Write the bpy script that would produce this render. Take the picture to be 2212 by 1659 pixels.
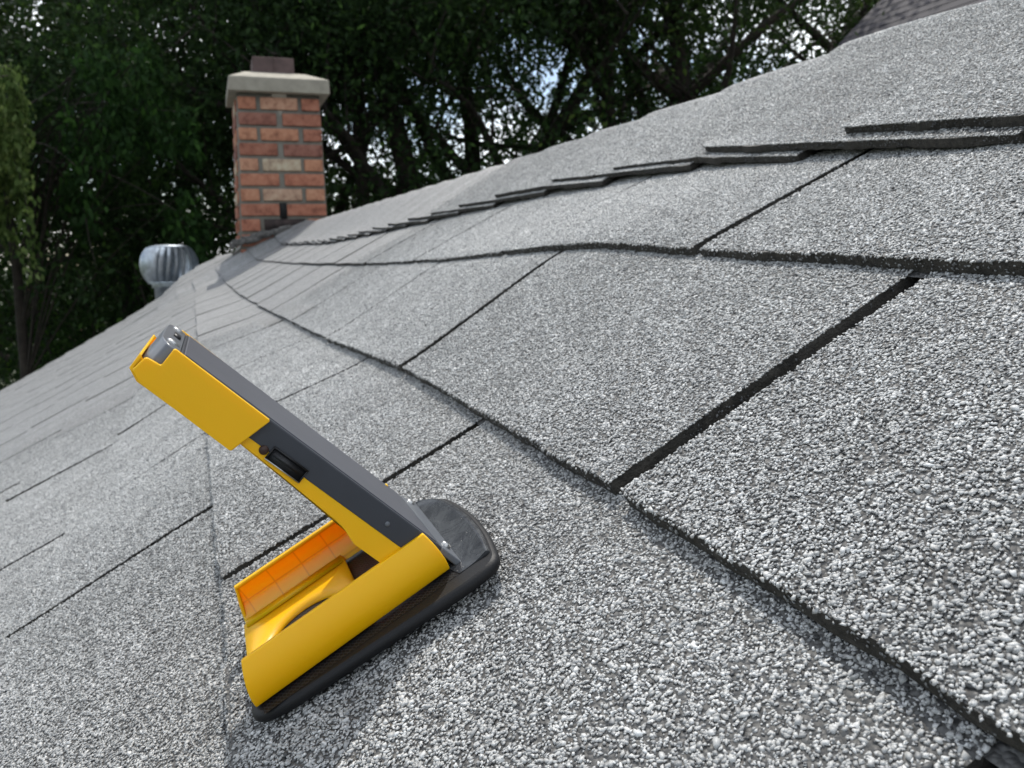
import bpy, bmesh, math, random
import numpy as np
from mathutils import Matrix, Vector

random.seed(7)
rng = np.random.default_rng(11)
scene = bpy.context.scene
for o in list(bpy.data.objects):
    bpy.data.objects.remove(o)
COL = scene.collection

# ------------------------------------------------------------------ frames
# roof axes expressed in camera space (x right, y down, z forward)
F_PX, CX, CY, W_PX = 1725.0, 1106.0, 829.5, 2212.0
d1 = np.array([450 - CX, 560 - CY, F_PX]); d1 /= np.linalg.norm(d1)
d2 = np.array([1, -.670, .275]); d2 -= (d2 @ d1) * d1; d2 /= np.linalg.norm(d2)
nn = np.cross(d2, d1)
if nn[1] > 0: nn = -nn
ALPHA = math.radians(28.6)
Xc = math.cos(ALPHA) * d2 - math.sin(ALPHA) * nn
Zc = math.sin(ALPHA) * d2 + math.cos(ALPHA) * nn
Yc = d1
U = 0.125                                   # the camera is 12.5 cm off the shingles
CAM = np.array([0.0, 0.0, 4.6])
TV = np.array([math.cos(ALPHA), 0, math.sin(ALPHA)])     # up the slope
YV = np.array([0.0, 1.0, 0.0])                           # along the ridge
NV = np.array([-math.sin(ALPHA), 0, math.cos(ALPHA)])    # off the slope

def ray(px, py):
    v = np.array([px - CX, py - CY, F_PX]) / F_PX
    return np.array([v @ Xc, v @ Yc, v @ Zc])

def at(px, py, depth):
    return CAM + ray(px, py) * depth

# ------------------------------------------------------------------ camera
cam_d = bpy.data.cameras.new('camera')
cam = bpy.data.objects.new('camera', cam_d)
COL.objects.link(cam)
M = Matrix(((Xc[0], -Xc[1], -Xc[2], CAM[0]),
            (Yc[0], -Yc[1], -Yc[2], CAM[1]),
            (Zc[0], -Zc[1], -Zc[2], CAM[2]),
            (0, 0, 0, 1)))
cam.matrix_world = M
cam_d.sensor_width = 36
cam_d.lens = 36 * F_PX / W_PX
cam_d.clip_start = 0.01
cam_d.clip_end = 3000
cam_d.dof.use_dof = True
cam_d.dof.focus_distance = 0.22
cam_d.dof.aperture_fstop = 36.0
scene.camera = cam

# ------------------------------------------------------------------ light
L = TV * .8 + YV * .78 + NV * 1.0
L = L / np.linalg.norm(L)
elev = math.asin(L[2]); azim = math.atan2(L[0], L[1])
sun_d = bpy.data.lights.new('sun', 'SUN')
sun_d.energy = 3.8
sun_d.angle = math.radians(0.53)
sun_d.color = (1.0, 0.96, 0.885)
sun = bpy.data.objects.new('sun', sun_d)
COL.objects.link(sun)
sun.location = (0, 0, 30)
sun.rotation_euler = Vector(-L).to_track_quat('-Z', 'Y').to_euler()

world = bpy.data.worlds.new('World')
scene.world = world
world.use_nodes = True
wt = world.node_tree
for n in list(wt.nodes): wt.nodes.remove(n)
wo = wt.nodes.new('ShaderNodeOutputWorld')
sky = wt.nodes.new('ShaderNodeTexSky')
sky.sky_type = 'NISHITA'; sky.sun_disc = False
sky.sun_elevation = elev; sky.sun_rotation = azim
bg1 = wt.nodes.new('ShaderNodeBackground'); bg1.inputs[1].default_value = 0.15
wt.links.new(sky.outputs[0], bg1.inputs[0])
bg2 = wt.nodes.new('ShaderNodeBackground')
bg2.inputs[0].default_value = (0.93, 0.97, 1.0, 1); bg2.inputs[1].default_value = 2.0
wtc = wt.nodes.new('ShaderNodeTexCoord')
wmp = wt.nodes.new('ShaderNodeMapping'); wmp.inputs['Scale'].default_value = (1, 1, 2.2)
wn = wt.nodes.new('ShaderNodeTexNoise'); wn.inputs['Scale'].default_value = 3.0; wn.inputs['Detail'].default_value = 6
wr = wt.nodes.new('ShaderNodeValToRGB')
wr.color_ramp.elements[0].position = .44; wr.color_ramp.elements[1].position = .58
wmix = wt.nodes.new('ShaderNodeMixShader')
wt.links.new(wtc.outputs['Generated'], wmp.inputs[0]); wt.links.new(wmp.outputs[0], wn.inputs[0])
wt.links.new(wn.outputs[0], wr.inputs[0]); wt.links.new(wr.outputs[0], wmix.inputs[0])
wt.links.new(bg1.outputs[0], wmix.inputs[1]); wt.links.new(bg2.outputs[0], wmix.inputs[2])
wt.links.new(wmix.outputs[0], wo.inputs[0])
scene.view_settings.view_transform = 'Standard'
scene.view_settings.look = 'None'
scene.view_settings.exposure = 0.0
scene.view_settings.gamma = 1.0

# ------------------------------------------------------------------ helpers
def tag(o, label=None, cat=None, group=None, kind=None):
    if label: o['label'] = label
    if cat: o['category'] = cat
    if group: o['group'] = group
    if kind: o['kind'] = kind
    return o

def empty(name, loc=(0, 0, 0), parent=None):
    o = bpy.data.objects.new(name, None); COL.objects.link(o)
    o.location = loc; o.empty_display_size = .05
    if parent is not None: o.parent = parent
    return o

class MB:
    """collects triangles/quads into one mesh; one float attribute g per vertex"""
    def __init__(s): s.V = []; s.F3 = []; s.M3 = []; s.F4 = []; s.M4 = []; s.G = []; s.n = 0
    def tris(s, v, f, m=0, g=0.5):
        v = np.asarray(v, float).reshape(-1, 3); f = np.asarray(f, np.int64).reshape(-1, 3)
        s.V.append(v); s.F3.append(f + s.n); s.M3.append(np.full(len(f), m))
        s.G.append(np.full(len(v), g) if np.isscalar(g) else np.asarray(g, float)); s.n += len(v)
    def quads(s, v, f, m=0, g=0.5):
        v = np.asarray(v, float).reshape(-1, 3); f = np.asarray(f, np.int64).reshape(-1, 4)
        s.V.append(v); s.F4.append(f + s.n); s.M4.append(np.full(len(f), m))
        s.G.append(np.full(len(v), g) if np.isscalar(g) else np.asarray(g, float)); s.n += len(v)
    def grid(s, P, m=0, g=0.5):
        """P: (a,b,3)"""
        a, b = P.shape[:2]
        i = np.arange(a * b).reshape(a, b)
        f = np.stack([i[:-1, :-1], i[1:, :-1], i[1:, 1:], i[:-1, 1:]], -1).reshape(-1, 4)
        s.quads(P.reshape(-1, 3), f, m, g)
    def box(s, c, sz, R=None, m=0, g=0.5):
        q = np.array([[x, y, z] for x in (-.5, .5) for y in (-.5, .5) for z in (-.5, .5)]) * np.array(sz)
        if R is not None: q = q @ np.array(R).T
        s.quads(q + np.array(c), [[0, 1, 3, 2], [4, 6, 7, 5], [0, 4, 5, 1], [2, 3, 7, 6], [0, 2, 6, 4], [1, 5, 7, 3]], m, g)
    def prism(s, ring, depth_vec, m=0, g=0.5):
        """ring (n,3) polygon extruded by depth_vec; ends fan filled"""
        r = np.asarray(ring, float); n = len(r); d = np.asarray(depth_vec, float)
        v = np.vstack([r, r + d, r.mean(0)[None], (r + d).mean(0)[None]])
        j = np.arange(n); k = (j + 1) % n
        s.quads(v, np.stack([j, k, k + n, j + n], -1), m, g)
        base = s.n - len(v)
        s.F3.append(np.stack([k, j, np.full(n, 2 * n)], -1) + base); s.M3.append(np.full(n, m))
        s.F3.append(np.stack([j + n, k + n, np.full(n, 2 * n + 1)], -1) + base); s.M3.append(np.full(n, m))
    def lathe(s, prof, c, seg=32, m=0, axis=None, g=0.5):
        prof = np.asarray(prof, float); a = np.linspace(0, 2 * np.pi, seg + 1)
        P = np.zeros((seg + 1, len(prof), 3))
        P[:, :, 0] = np.cos(a)[:, None] * prof[None, :, 0]; P[:, :, 1] = np.sin(a)[:, None] * prof[None, :, 0]
        P[:, :, 2] = prof[None, :, 1]
        if axis is not None: P = P @ np.array(axis).T
        s.grid(P + np.array(c), m, g)
    def tube(s, pts, rad, seg=7, m=0, g=0.5):
        pts = np.asarray(pts, float); n = len(pts); rad = np.broadcast_to(rad, (n,))
        t = np.gradient(pts, axis=0); t /= np.linalg.norm(t, axis=1)[:, None] + 1e-9
        ref = np.array([.3, .2, 1.0]) if abs(t[0][2]) < .9 else np.array([1.0, .1, 0])
        a = np.linspace(0, 2 * np.pi, seg + 1)
        P = np.zeros((n, seg + 1, 3))
        for i in range(n):
            u = np.cross(t[i], ref); u /= np.linalg.norm(u); w = np.cross(t[i], u)
            P[i] = pts[i] + rad[i] * (np.cos(a)[:, None] * u + np.sin(a)[:, None] * w)
        s.grid(P, m, g)
    def build(s, name, mats, parent=None, smooth=False, bevel=0, bseg=2, local=False):
        V = np.vstack(s.V); G = np.concatenate(s.G)
        f4 = np.vstack(s.F4) if s.F4 else np.zeros((0, 4), np.int64)
        f3 = np.vstack(s.F3) if s.F3 else np.zeros((0, 3), np.int64)
        me = bpy.data.meshes.new(name)
        me.vertices.add(len(V)); me.vertices.foreach_set('co', V.astype(np.float32).ravel())
        nl = f4.size + f3.size
        me.loops.add(nl); me.loops.foreach_set('vertex_index', np.concatenate([f4.ravel(), f3.ravel()]).astype(np.int32))
        me.polygons.add(len(f4) + len(f3))
        ls = np.concatenate([np.arange(len(f4)) * 4, f4.size + np.arange(len(f3)) * 3]).astype(np.int32)
        me.polygons.foreach_set('loop_start', ls)
        mi = np.concatenate((s.M4 if s.M4 else []) + (s.M3 if s.M3 else [])).astype(np.int32)
        if not isinstance(mats, (list, tuple)): mats = [mats]
        for mt in mats: me.materials.append(mt)
        me.polygons.foreach_set('material_index', mi)
        if smooth: me.polygons.foreach_set('use_smooth', np.ones(len(mi), bool))
        me.update(calc_edges=True)
        at_ = me.attributes.new('g', 'FLOAT', 'POINT'); at_.data.foreach_set('value', G.astype(np.float32))
        if len(V) < 60000: me.validate()
        o = bpy.data.objects.new(name, me); COL.objects.link(o)
        if parent is not None: o.parent = parent
        if bevel:
            bm = bmesh.new(); bm.from_mesh(me); bmesh.ops.remove_doubles(bm, verts=bm.verts, dist=1e-6)
            bmesh.ops.recalc_face_normals(bm, faces=bm.faces)
            bm.to_mesh(me); bm.free()
            b = o.modifiers.new('bevel', 'BEVEL'); b.width = bevel; b.segments = bseg; b.limit_method = 'ANGLE'; b.angle_limit = math.radians(35)
            wn_ = o.modifiers.new('wn', 'WEIGHTED_NORMAL')
            me.polygons.foreach_set('use_smooth', np.ones(len(me.polygons), bool))
        return o

# ------------------------------------------------------------------ materials
def new_mat(name):
    m = bpy.data.materials.new(name); m.use_nodes = True
    nt = m.node_tree; b = nt.nodes['Principled BSDF']
    return m, nt, b

def N(nt, t, **kw):
    n = nt.nodes.new(t)
    for k, v in kw.items():
        if k.startswith('_'): setattr(n, k[1:], v)
        else: n.inputs[k.replace('__', ' ')].default_value = v
    return n

def ramp(nt, stops):
    r = nt.nodes.new('ShaderNodeValToRGB'); e = r.color_ramp.elements
    while len(e) > 1: e.remove(e[-1])
    e[0].position = stops[0][0]; e[0].color = (*stops[0][1], 1)
    for p, c in stops[1:]:
        q = e.new(p); q.color = (*c, 1)
    return r

def simple(name, col, rough=.5, metal=0, noise=0.0, nscale=40, bump=0.0, bscale=200, spec=.5):
    m, nt, b = new_mat(name)
    b.inputs['Base Color'].default_value = (*col, 1); b.inputs['Roughness'].default_value = rough
    b.inputs['Metallic'].default_value = metal; b.inputs['Specular IOR Level'].default_value = spec
    tc = N(nt, 'ShaderNodeTexCoord')
    if noise:
        nz = N(nt, 'ShaderNodeTexNoise', Scale=nscale, Detail=6.0)
        nt.links.new(tc.outputs['Object'], nz.inputs[0])
        r = ramp(nt, [(.3, tuple(c * (1 - noise) for c in col)), (.7, tuple(min(1, c * (1 + noise)) for c in col))])
        nt.links.new(nz.outputs[0], r.inputs[0]); nt.links.new(r.outputs[0], b.inputs['Base Color'])
    if bump:
        nz = N(nt, 'ShaderNodeTexNoise', Scale=bscale, Detail=4.0)
        nt.links.new(tc.outputs['Object'], nz.inputs[0])
        bp = N(nt, 'ShaderNodeBump', Strength=bump, Distance=.001)
        nt.links.new(nz.outputs[0], bp.inputs['Height']); nt.links.new(bp.outputs[0], b.inputs['Normal'])
    return m

STONE = [(0.0, (.03, .031, .033)), (.07, (.09, .09, .092)), (.2, (.22, .222, .222)), (.45, (.335, .336, .33)),
         (.7, (.435, .435, .425)), (.95, (.60, .597, .585)), (.985, (.60, .61, .61)), (.992, (.42, .27, .16)), (1.0, (.35, .30, .26))]
# stones: one colour per stone
m_stone, nt, b = new_mat('granule_stone')
atn = N(nt, 'ShaderNodeAttribute', _attribute_name='g')
r = ramp(nt, STONE); nt.links.new(atn.outputs['Fac'], r.inputs[0])
nt.links.new(r.outputs[0], b.inputs['Base Color']); b.inputs['Roughness'].default_value = .5
b.inputs['Specular IOR Level'].default_value = .45

# shingle surface away from the modelled stones; g = 1 where real stones cover the asphalt
m_shingle, nt, b = new_mat('shingle_surface')
tc = N(nt, 'ShaderNodeTexCoord')
vo = N(nt, 'ShaderNodeTexVoronoi', Scale=620.0); nt.links.new(tc.outputs['Object'], vo.inputs['Vector'])
sep = N(nt, 'ShaderNodeSeparateColor'); nt.links.new(vo.outputs['Color'], sep.inputs[0])
r = ramp(nt, STONE); nt.links.new(sep.outputs[0], r.inputs[0])
# gaps between stones
rg = ramp(nt, [(.0, (1, 1, 1)), (.55, (.85, .85, .85)), (.85, (.3, .3, .3))]); nt.links.new(vo.outputs['Distance'], rg.inputs[0])
mul = N(nt, 'ShaderNodeMix', _data_type='RGBA', _blend_type='MULTIPLY'); mul.inputs[0].default_value = .7
nt.links.new(r.outputs[0], mul.inputs[6]); nt.links.new(rg.outputs[0], mul.inputs[7])
# weather streaks running down the slope and blotches
mp = N(nt, 'ShaderNodeMapping'); mp.inputs['Scale'].default_value = (1.2, 16, 1.2)
nt.links.new(tc.outputs['Object'], mp.inputs[0])
ns = N(nt, 'ShaderNodeTexNoise', Scale=2.2, Detail=7.0, Roughness=.65); nt.links.new(mp.outputs[0], ns.inputs[0])
rs = ramp(nt, [(.3, (.48, .50, .49)), (.5, (.72, .72, .73)), (.72, (.86, .86, .88))]); nt.links.new(ns.outputs[0], rs.inputs[0])
mul2 = N(nt, 'ShaderNodeMix', _data_type='RGBA', _blend_type='MULTIPLY'); mul2.inputs[0].default_value = 1
nt.links.new(mul.outputs[2], mul2.inputs[6]); nt.links.new(rs.outputs[0], mul2.inputs[7])
atn = N(nt, 'ShaderNodeAttribute', _attribute_name='g')
mx = N(nt, 'ShaderNodeMix', _data_type='RGBA'); mx.inputs[7].default_value = (.07, .068, .065, 1)
nt.links.new(atn.outputs['Fac'], mx.inputs[0]); nt.links.new(mul2.outputs[2], mx.inputs[6])
nt.links.new(mx.outputs[2], b.inputs['Base Color'])
bp = N(nt, 'ShaderNodeBump', Strength=.9, Distance=.0012); bp.invert = True
nt.links.new(vo.outputs['Distance'], bp.inputs['Height']); nt.links.new(bp.outputs[0], b.inputs['Normal'])
b.inputs['Roughness'].default_value = .55

m_edge = simple('asphalt_edge', (.040, .036, .030), .85, noise=.5, nscale=300, bump=1.0, bscale=900)
m_yellow, nt, b = new_mat('yellow_plastic')
b.inputs['Base Color'].default_value = (.86, .455, .001, 1); b.inputs['Roughness'].default_value = .38
b.inputs['Specular IOR Level'].default_value = .35; b.inputs['Subsurface Weight'].default_value = .25; b.inputs['Subsurface Radius'].default_value = (1, .5, .08)
b.inputs['Subsurface Scale'].default_value = .004
tc = N(nt, 'ShaderNodeTexCoord'); nz = N(nt, 'ShaderNodeTexNoise', Scale=2500.0, Detail=2.0)
nt.links.new(tc.outputs['Object'], nz.inputs[0]); bp = N(nt, 'ShaderNodeBump', Strength=.08, Distance=.0004)
nt.links.new(nz.outputs[0], bp.inputs['Height']); nt.links.new(bp.outputs[0], b.inputs['Normal'])
nz2 = N(nt, 'ShaderNodeTexNoise', Scale=45.0, Detail=5.0); nt.links.new(tc.outputs['Object'], nz2.inputs[0])
rr = ramp(nt, [(.35, (.32, .32, .32)), (.7, (.5, .5, .5))]); nt.links.new(nz2.outputs[0], rr.inputs[0]); nt.links.new(rr.outputs[0], b.inputs['Roughness'])

m_orange, nt, b = new_mat('orange_translucent')
tc = N(nt, 'ShaderNodeTexCoord')
sx = N(nt, 'ShaderNodeSeparateXYZ'); nt.links.new(tc.outputs['Object'], sx.inputs[0])
cb = N(nt, 'ShaderNodeCombineXYZ'); nt.links.new(sx.outputs[0], cb.inputs[0]); nt.links.new(sx.outputs[2], cb.inputs[1])
br = N(nt, 'ShaderNodeTexBrick', Scale=1.0); br.offset = 0
br.inputs['Brick Width'].default_value = .0112; br.inputs['Row Height'].default_value = .0062; br.inputs['Mortar Size'].default_value = .0004
br.inputs['Mortar Smooth'].default_value = .6
br.inputs['Color1'].default_value = (.95, .43, .002, 1); br.inputs['Color2'].default_value = (.95, .46, .002, 1)
br.inputs['Mortar'].default_value = (.74, .33, .005, 1)
mpp = N(nt, 'ShaderNodeMapping'); mpp.inputs['Location'].default_value = (.002, -.0032, 0)
nt.links.new(cb.outputs[0], mpp.inputs[0]); nt.links.new(mpp.outputs[0], br.inputs[0])
nt.links.new(br.outputs[0], b.inputs['Base Color']); b.inputs['Roughness'].default_value = .3
b.inputs['Subsurface Weight'].default_value = .8; b.inputs['Subsurface Radius'].default_value = (1, .45, .02)
b.inputs['Subsurface Scale'].default_value = .004

m_grey = simple('dark_grey_plastic', (.042, .046, .055), .36, spec=.35, bump=.06, bscale=3000, noise=.08, nscale=60)
m_grey2 = simple('grey_cap_plastic', (.12, .13, .145), .36, bump=.05, bscale=2500, noise=.1, nscale=80)
m_steel = simple('screw_steel', (.45, .45, .44), .35, 1.0)
m_blackp = simple('black_plastic', (.009, .009, .010), .55, spec=.3, bump=.1, bscale=1500)
m_port = simple('port_black', (.004, .004, .005), .45)
# dusty smooth end of the base
m_dusty, nt, b = new_mat('dusty_smoked_plastic')
tc = N(nt, 'ShaderNodeTexCoord')
n1 = N(nt, 'ShaderNodeTexNoise', Scale=90.0, Detail=9.0, Roughness=.7, Distortion=1.5); nt.links.new(tc.outputs['Object'], n1.inputs[0])
r1 = ramp(nt, [(.4, (.022, .023, .026)), (.62, (.06, .063, .066)), (.75, (.11, .11, .11))]); nt.links.new(n1.outputs[0], r1.inputs[0])
v1 = N(nt, 'ShaderNodeTexVoronoi', Scale=520.0); nt.links.new(tc.outputs['Object'], v1.inputs['Vector'])
r2 = ramp(nt, [(.05, (1, 1, 1)), (.13, (0, 0, 0))]); nt.links.new(v1.outputs['Distance'], r2.inputs[0])
n3 = N(nt, 'ShaderNodeTexNoise', Scale=160.0); nt.links.new(tc.outputs['Object'], n3.inputs[0])
r3 = ramp(nt, [(.56, (0, 0, 0)), (.66, (1, 1, 1))]); nt.links.new(n3.outputs[0], r3.inputs[0])
mm = N(nt, 'ShaderNodeMath', _operation='MULTIPLY'); nt.links.new(r2.outputs[0], mm.inputs[0]); nt.links.new(r3.outputs[0], mm.inputs[1])
mx = N(nt, 'ShaderNodeMix', _data_type='RGBA'); mx.inputs[7].default_value = (.4, .38, .34, 1)
nt.links.new(mm.outputs[0], mx.inputs[0]); nt.links.new(r1.outputs[0], mx.inputs[6]); nt.links.new(mx.outputs[2], b.inputs['Base Color'])
b.inputs['Roughness'].default_value = .26
# fine mesh texture of the base pad
m_pad, nt, b = new_mat('textured_black_pad')
tc = N(nt, 'ShaderNodeTexCoord')
mp1 = N(nt, 'ShaderNodeMapping'); mp1.inputs['Rotation'].default_value = (0, 0, .5); mp1.inputs['Scale'].default_value = (900, 420, 1)
br = N(nt, 'ShaderNodeTexBrick', Scale=1.0); nt.links.new(tc.outputs['Object'], mp1.inputs[0]); nt.links.new(mp1.outputs[0], br.inputs[0])
br.inputs['Mortar Size'].default_value = .09; br.inputs['Brick Width'].default_value = 1.2; br.inputs['Row Height'].default_value = .7
br.inputs['Color1'].default_value = (.005, .005, .006, 1); br.inputs['Color2'].default_value = (.007, .007, .008, 1); br.inputs['Mortar'].default_value = (.03, .03, .032, 1)
nt.links.new(br.outputs[0], b.inputs['Base Color']); b.inputs['Roughness'].default_value = .5; b.inputs['Specular IOR Level'].default_value = .25
bp = N(nt, 'ShaderNodeBump', Strength=.5, Distance=.0003); nt.links.new(br.outputs['Fac'], bp.inputs['Height']); nt.links.new(bp.outputs[0], b.inputs['Normal'])

m_mortar = simple('mortar', (.16, .15, .125), .9, noise=.12, nscale=30, bump=.5, bscale=150)
m_crown = simple('concrete_crown', (.29, .265, .215), .85, noise=.15, nscale=25, bump=.4, bscale=120)
m_flue = simple('clay_flue', (.10, .065, .06), .8, noise=.3, nscale=20)
m_hole_shade = simple('hole_shade_black', (.006, .006, .006), .9)  # near-black colour standing in for shade inside the mortar hole
m_brick, nt, b = new_mat('chimney_brick')
atn = N(nt, 'ShaderNodeAttribute', _attribute_name='g')
rb = ramp(nt, [(0, (.20, .09, .07)), (.2, (.28, .11, .07)), (.45, (.36, .14, .085)), (.7, (.41, .19, .11)), (.85, (.42, .24, .16)), (.93, (.40, .30, .21)), (1, (.42, .33, .23))])
nt.links.new(atn.outputs['Fac'], rb.inputs[0])
tc = N(nt, 'ShaderNodeTexCoord'); nz = N(nt, 'ShaderNodeTexNoise', Scale=22.0, Detail=8.0, Roughness=.7); nt.links.new(tc.outputs['Object'], nz.inputs[0])
rn = ramp(nt, [(.34, (.52, .46, .46)), (.5, (1, 1, 1)), (.64, (1.15, 1.3, 1.35))]); nt.links.new(nz.outputs[0], rn.inputs[0])
mu = N(nt, 'ShaderNodeMix', _data_type='RGBA', _blend_type='MULTIPLY'); mu.inputs[0].default_value = 1
nt.links.new(rb.outputs[0], mu.inputs[6]); nt.links.new(rn.outputs[0], mu.inputs[7]); nt.links.new(mu.outputs[2], b.inputs['Base Color'])
b.inputs['Roughness'].default_value = .9
bp = N(nt, 'ShaderNodeBump', Strength=.5, Distance=.003); nt.links.new(nz.outputs[0], bp.inputs['Height']); nt.links.new(bp.outputs[0], b.inputs['Normal'])
m_galv = simple('galvanised_metal', (.42, .46, .50), .36, .85, noise=.25, nscale=30, bump=.1, bscale=60)
m_lead = simple('grey_flashing', (.20, .19, .17), .7, noise=.4, nscale=30, bump=.4, bscale=80)
m_wall = simple('house_siding', (.45, .42, .36), .8, noise=.1, nscale=3)
m_bark = simple('bark', (.028, .022, .017), .95, noise=.5, nscale=12, bump=.8, bscale=30)
m_ground = simple('ground_soil_grass', (.045, .055, .022), .95, noise=.5, nscale=1.5)
m_flower = simple('pale_pink_blossom', (.62, .34, .26), .7, noise=.3, nscale=3)

def leaf_mat(name, stops, trans=.35):
    m, nt, b = new_mat(name)
    atn = N(nt, 'ShaderNodeAttribute', _attribute_name='g')
    r = ramp(nt, stops); nt.links.new(atn.outputs['Fac'], r.inputs[0])
    nt.links.new(r.outputs[0], b.inputs['Base Color']); b.inputs['Roughness'].default_value = .7; b.inputs['Specular IOR Level'].default_value = .15
    tr = nt.nodes.new('ShaderNodeBsdfTranslucent'); nt.links.new(r.outputs[0], tr.inputs[0])
    mx = nt.nodes.new('ShaderNodeMixShader'); mx.inputs[0].default_value = trans
    out = [n for n in nt.nodes if n.type == 'OUTPUT_MATERIAL'][0]
    nt.links.new(b.outputs[0], mx.inputs[1]); nt.links.new(tr.outputs[0], mx.inputs[2]); nt.links.new(mx.outputs[0], out.inputs[0])
    return m
m_leaf = leaf_mat('dark_leaves', [(0, (.010, .022, .008)), (.55, (.024, .048, .015)), (.88, (.045, .09, .02)), (1, (.09, .18, .03))], .42)
m_leaf2 = leaf_mat('olive_leaves', [(0, (.012, .024, .008)), (.55, (.028, .050, .014)), (.8, (.05, .085, .02)), (1, (.12, .18, .04))])
m_leaf_w = leaf_mat('weeping_leaves', [(0, (.04, .075, .018)), (.6, (.085, .13, .035)), (1, (.19, .25, .09))], .45)
m_leaf_s = leaf_mat('spray_leaves', [(0, (.010, .028, .008)), (.6, (.022, .055, .012)), (1, (.05, .12, .02))], .4)
m_leaf_b = leaf_mat('bright_shrub_leaves', [(0, (.015, .04, .008)), (.6, (.035, .085, .012)), (1, (.09, .18, .02))], .45)

# ------------------------------------------------------------------ roof surface warp
# how the old roof sags and humps, read along five course lines (units of U): rows = t lines, columns = s knots
S_K = [-10, .6, 1.2, 1.8, 2.4, 3.0, 3.6, 4.3, 5.2, 6.2, 8, 10.5, 15, 20, 30, 35.2, 36.0, 45, 50, 62]
T_K = [-24, -10, -5, -3, -1.63, -.58, .53, 1.66, 2.95, 4.15]
H_T = [
 [0, 0, 0, 0, 0, 0, 0, 0, 0, 0, 0, 0, 0, 0, .1, .15, .20, .55, .5, 0],
 [0, 0, 0, 0, 0, 0, 0, 0, 0, 0, 0, 0, 0, 0, .1, .15, .20, .40, .3, -.4],
 [0, 0, 0, 0, 0, 0, 0, 0, 0, 0, 0, .03, .05, .06, .12, .15, .25, .45, .2, -.8],
 [0, 0, 0, 0, 0, .0, 0, 0, -.01, -.02, -.02, .02, .05, .08, .13, .15, .35, .55, .2, -1.0],
 [-.03, -.03, -.03, -.03, -.03, -.03, -.01, .0, -.03, -.06, -.05, -.01, .03, .07, .15, .18, .5, .9, .3, -1.0],
 [-.04, -.04, -.04, -.045, -.05, -.01, .03, .05, .04, .02, .03, .04, .06, .08, .12, .15, .5, .95, .3, -1.0],
 [-.10, -.10, -.055, -.02, -.01, -.03, -.03, -.03, -.06, -.08, -.10, -.11, -.13, -.10, -.04, .0, .55, .9, .2, -1.0],
 [-.03, -.03, -.03, 0, .035, .06, .11, .10, .07, .04, -.01, -.04, -.06, -.06, -.03, .05, .65, .6, 0, -1.2],
 [0, 0, 0, 0, 0, -.01, -.02, -.03, -.03, -.03, -.02, -.03, -.05, -.09, -.02, .03, .55, .5, -.2, -1.4],
 [.02, .02, .02, .02, .02, .03, .06, .065, .045, .03, .02, .015, .04, .08, .14, .17, .33, .3, -.3, -1.6]]
D_T = [
 [0]*20,
 [0]*20,
 [0]*20,
 [0]*20,
 [0, 0, 0, 0, 0, 0, 0, 0, 0, 0, 0, 0, 0, -.02, -.15, -.25, -.2, -.1, 0, 0],
 [0, 0, 0, 0, 0, 0, 0, 0, -.03, -.06, -.11, -.16, -.25, -.34, -.50, -.55, -.5, -.2, -.1, 0],
 [0, 0, 0, 0, 0, 0, 0, 0, -.02, -.06, -.11, -.17, -.28, -.4, -.5, -.5, -.5, -.2, -.1, 0],
 [0, 0, 0, 0, 0, 0, 0, 0, 0, 0, 0, -.02, -.03, -.04, -.04, -.04, -.1, -.1, 0, 0],
 [0]*20, [0]*20]
sg = np.linspace(-10, 62, 721); tg = np.linspace(-24, 5, 291)
def mkgrid(T_):
    A = np.array([np.interp(sg, S_K, row) for row in T_])              # lines x s
    ks = np.arange(-4, 5); w = np.exp(-ks**2 / 8.0); w /= w.sum()
    A = np.array([np.convolve(np.pad(a, 4, mode='edge'), w, 'valid') for a in A])
    B = np.array([np.interp(tg, T_K, A[:, i]) for i in range(len(sg))])   # s x t
    ks = np.arange(-3, 4); w = np.exp(-ks**2 / 4.0); w /= w.sum()
    B = np.array([np.convolve(np.pad(a, 3, mode='edge'), w, 'valid') for a in B])
    return B
GH, GD = mkgrid(H_T), mkgrid(D_T)
def bil(Gr, s, t):
    x = np.clip((np.asarray(s) - sg[0]) / (sg[1] - sg[0]), 0, len(sg) - 1.001); y = np.clip((np.asarray(t) - tg[0]) / (tg[1] - tg[0]), 0, len(tg) - 1.001)
    i = x.astype(int); j = y.astype(int); u = x - i; v = y - j
    return (Gr[i, j] * (1 - u) + Gr[i + 1, j] * u) * (1 - v) + (Gr[i, j + 1] * (1 - u) + Gr[i + 1, j + 1] * u) * v

def Wp(s, t, h):
    s = np.asarray(s, float); t = np.asarray(t, float); h = np.asarray(h, float)
    s, t, h = np.broadcast_arrays(s, t, h)
    hh = h + bil(GH, s, t) - 1.0; tt = t + bil(GD, s, t)
    return CAM + U * (s[..., None] * YV + tt[..., None] * TV + hh[..., None] * NV)

def proj(P):
    d = P - CAM
    x = d @ np.array([Xc[0], Yc[0], Zc[0]]); y = d @ np.array([Xc[1], Yc[1], Zc[1]]); z = d @ np.array([Xc[2], Yc[2], Zc[2]])
    zz = np.where(z > 1e-3, z, 1e-3)
    return CX + F_PX * x / zz, CY + F_PX * y / zz, z

def vnoise(a, seed, amp, freq):
    """smooth 1-d noise"""
    r = np.random.default_rng(seed); ph = r.uniform(0, 6.28, 6); fr = freq * r.uniform(.6, 3.2, 6); w = 1 / np.sqrt(fr / freq)
    a = np.asarray(a, float)
    return amp * sum(w[i] * np.sin(a * fr[i] + ph[i]) for i in range(6)) / 3

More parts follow.
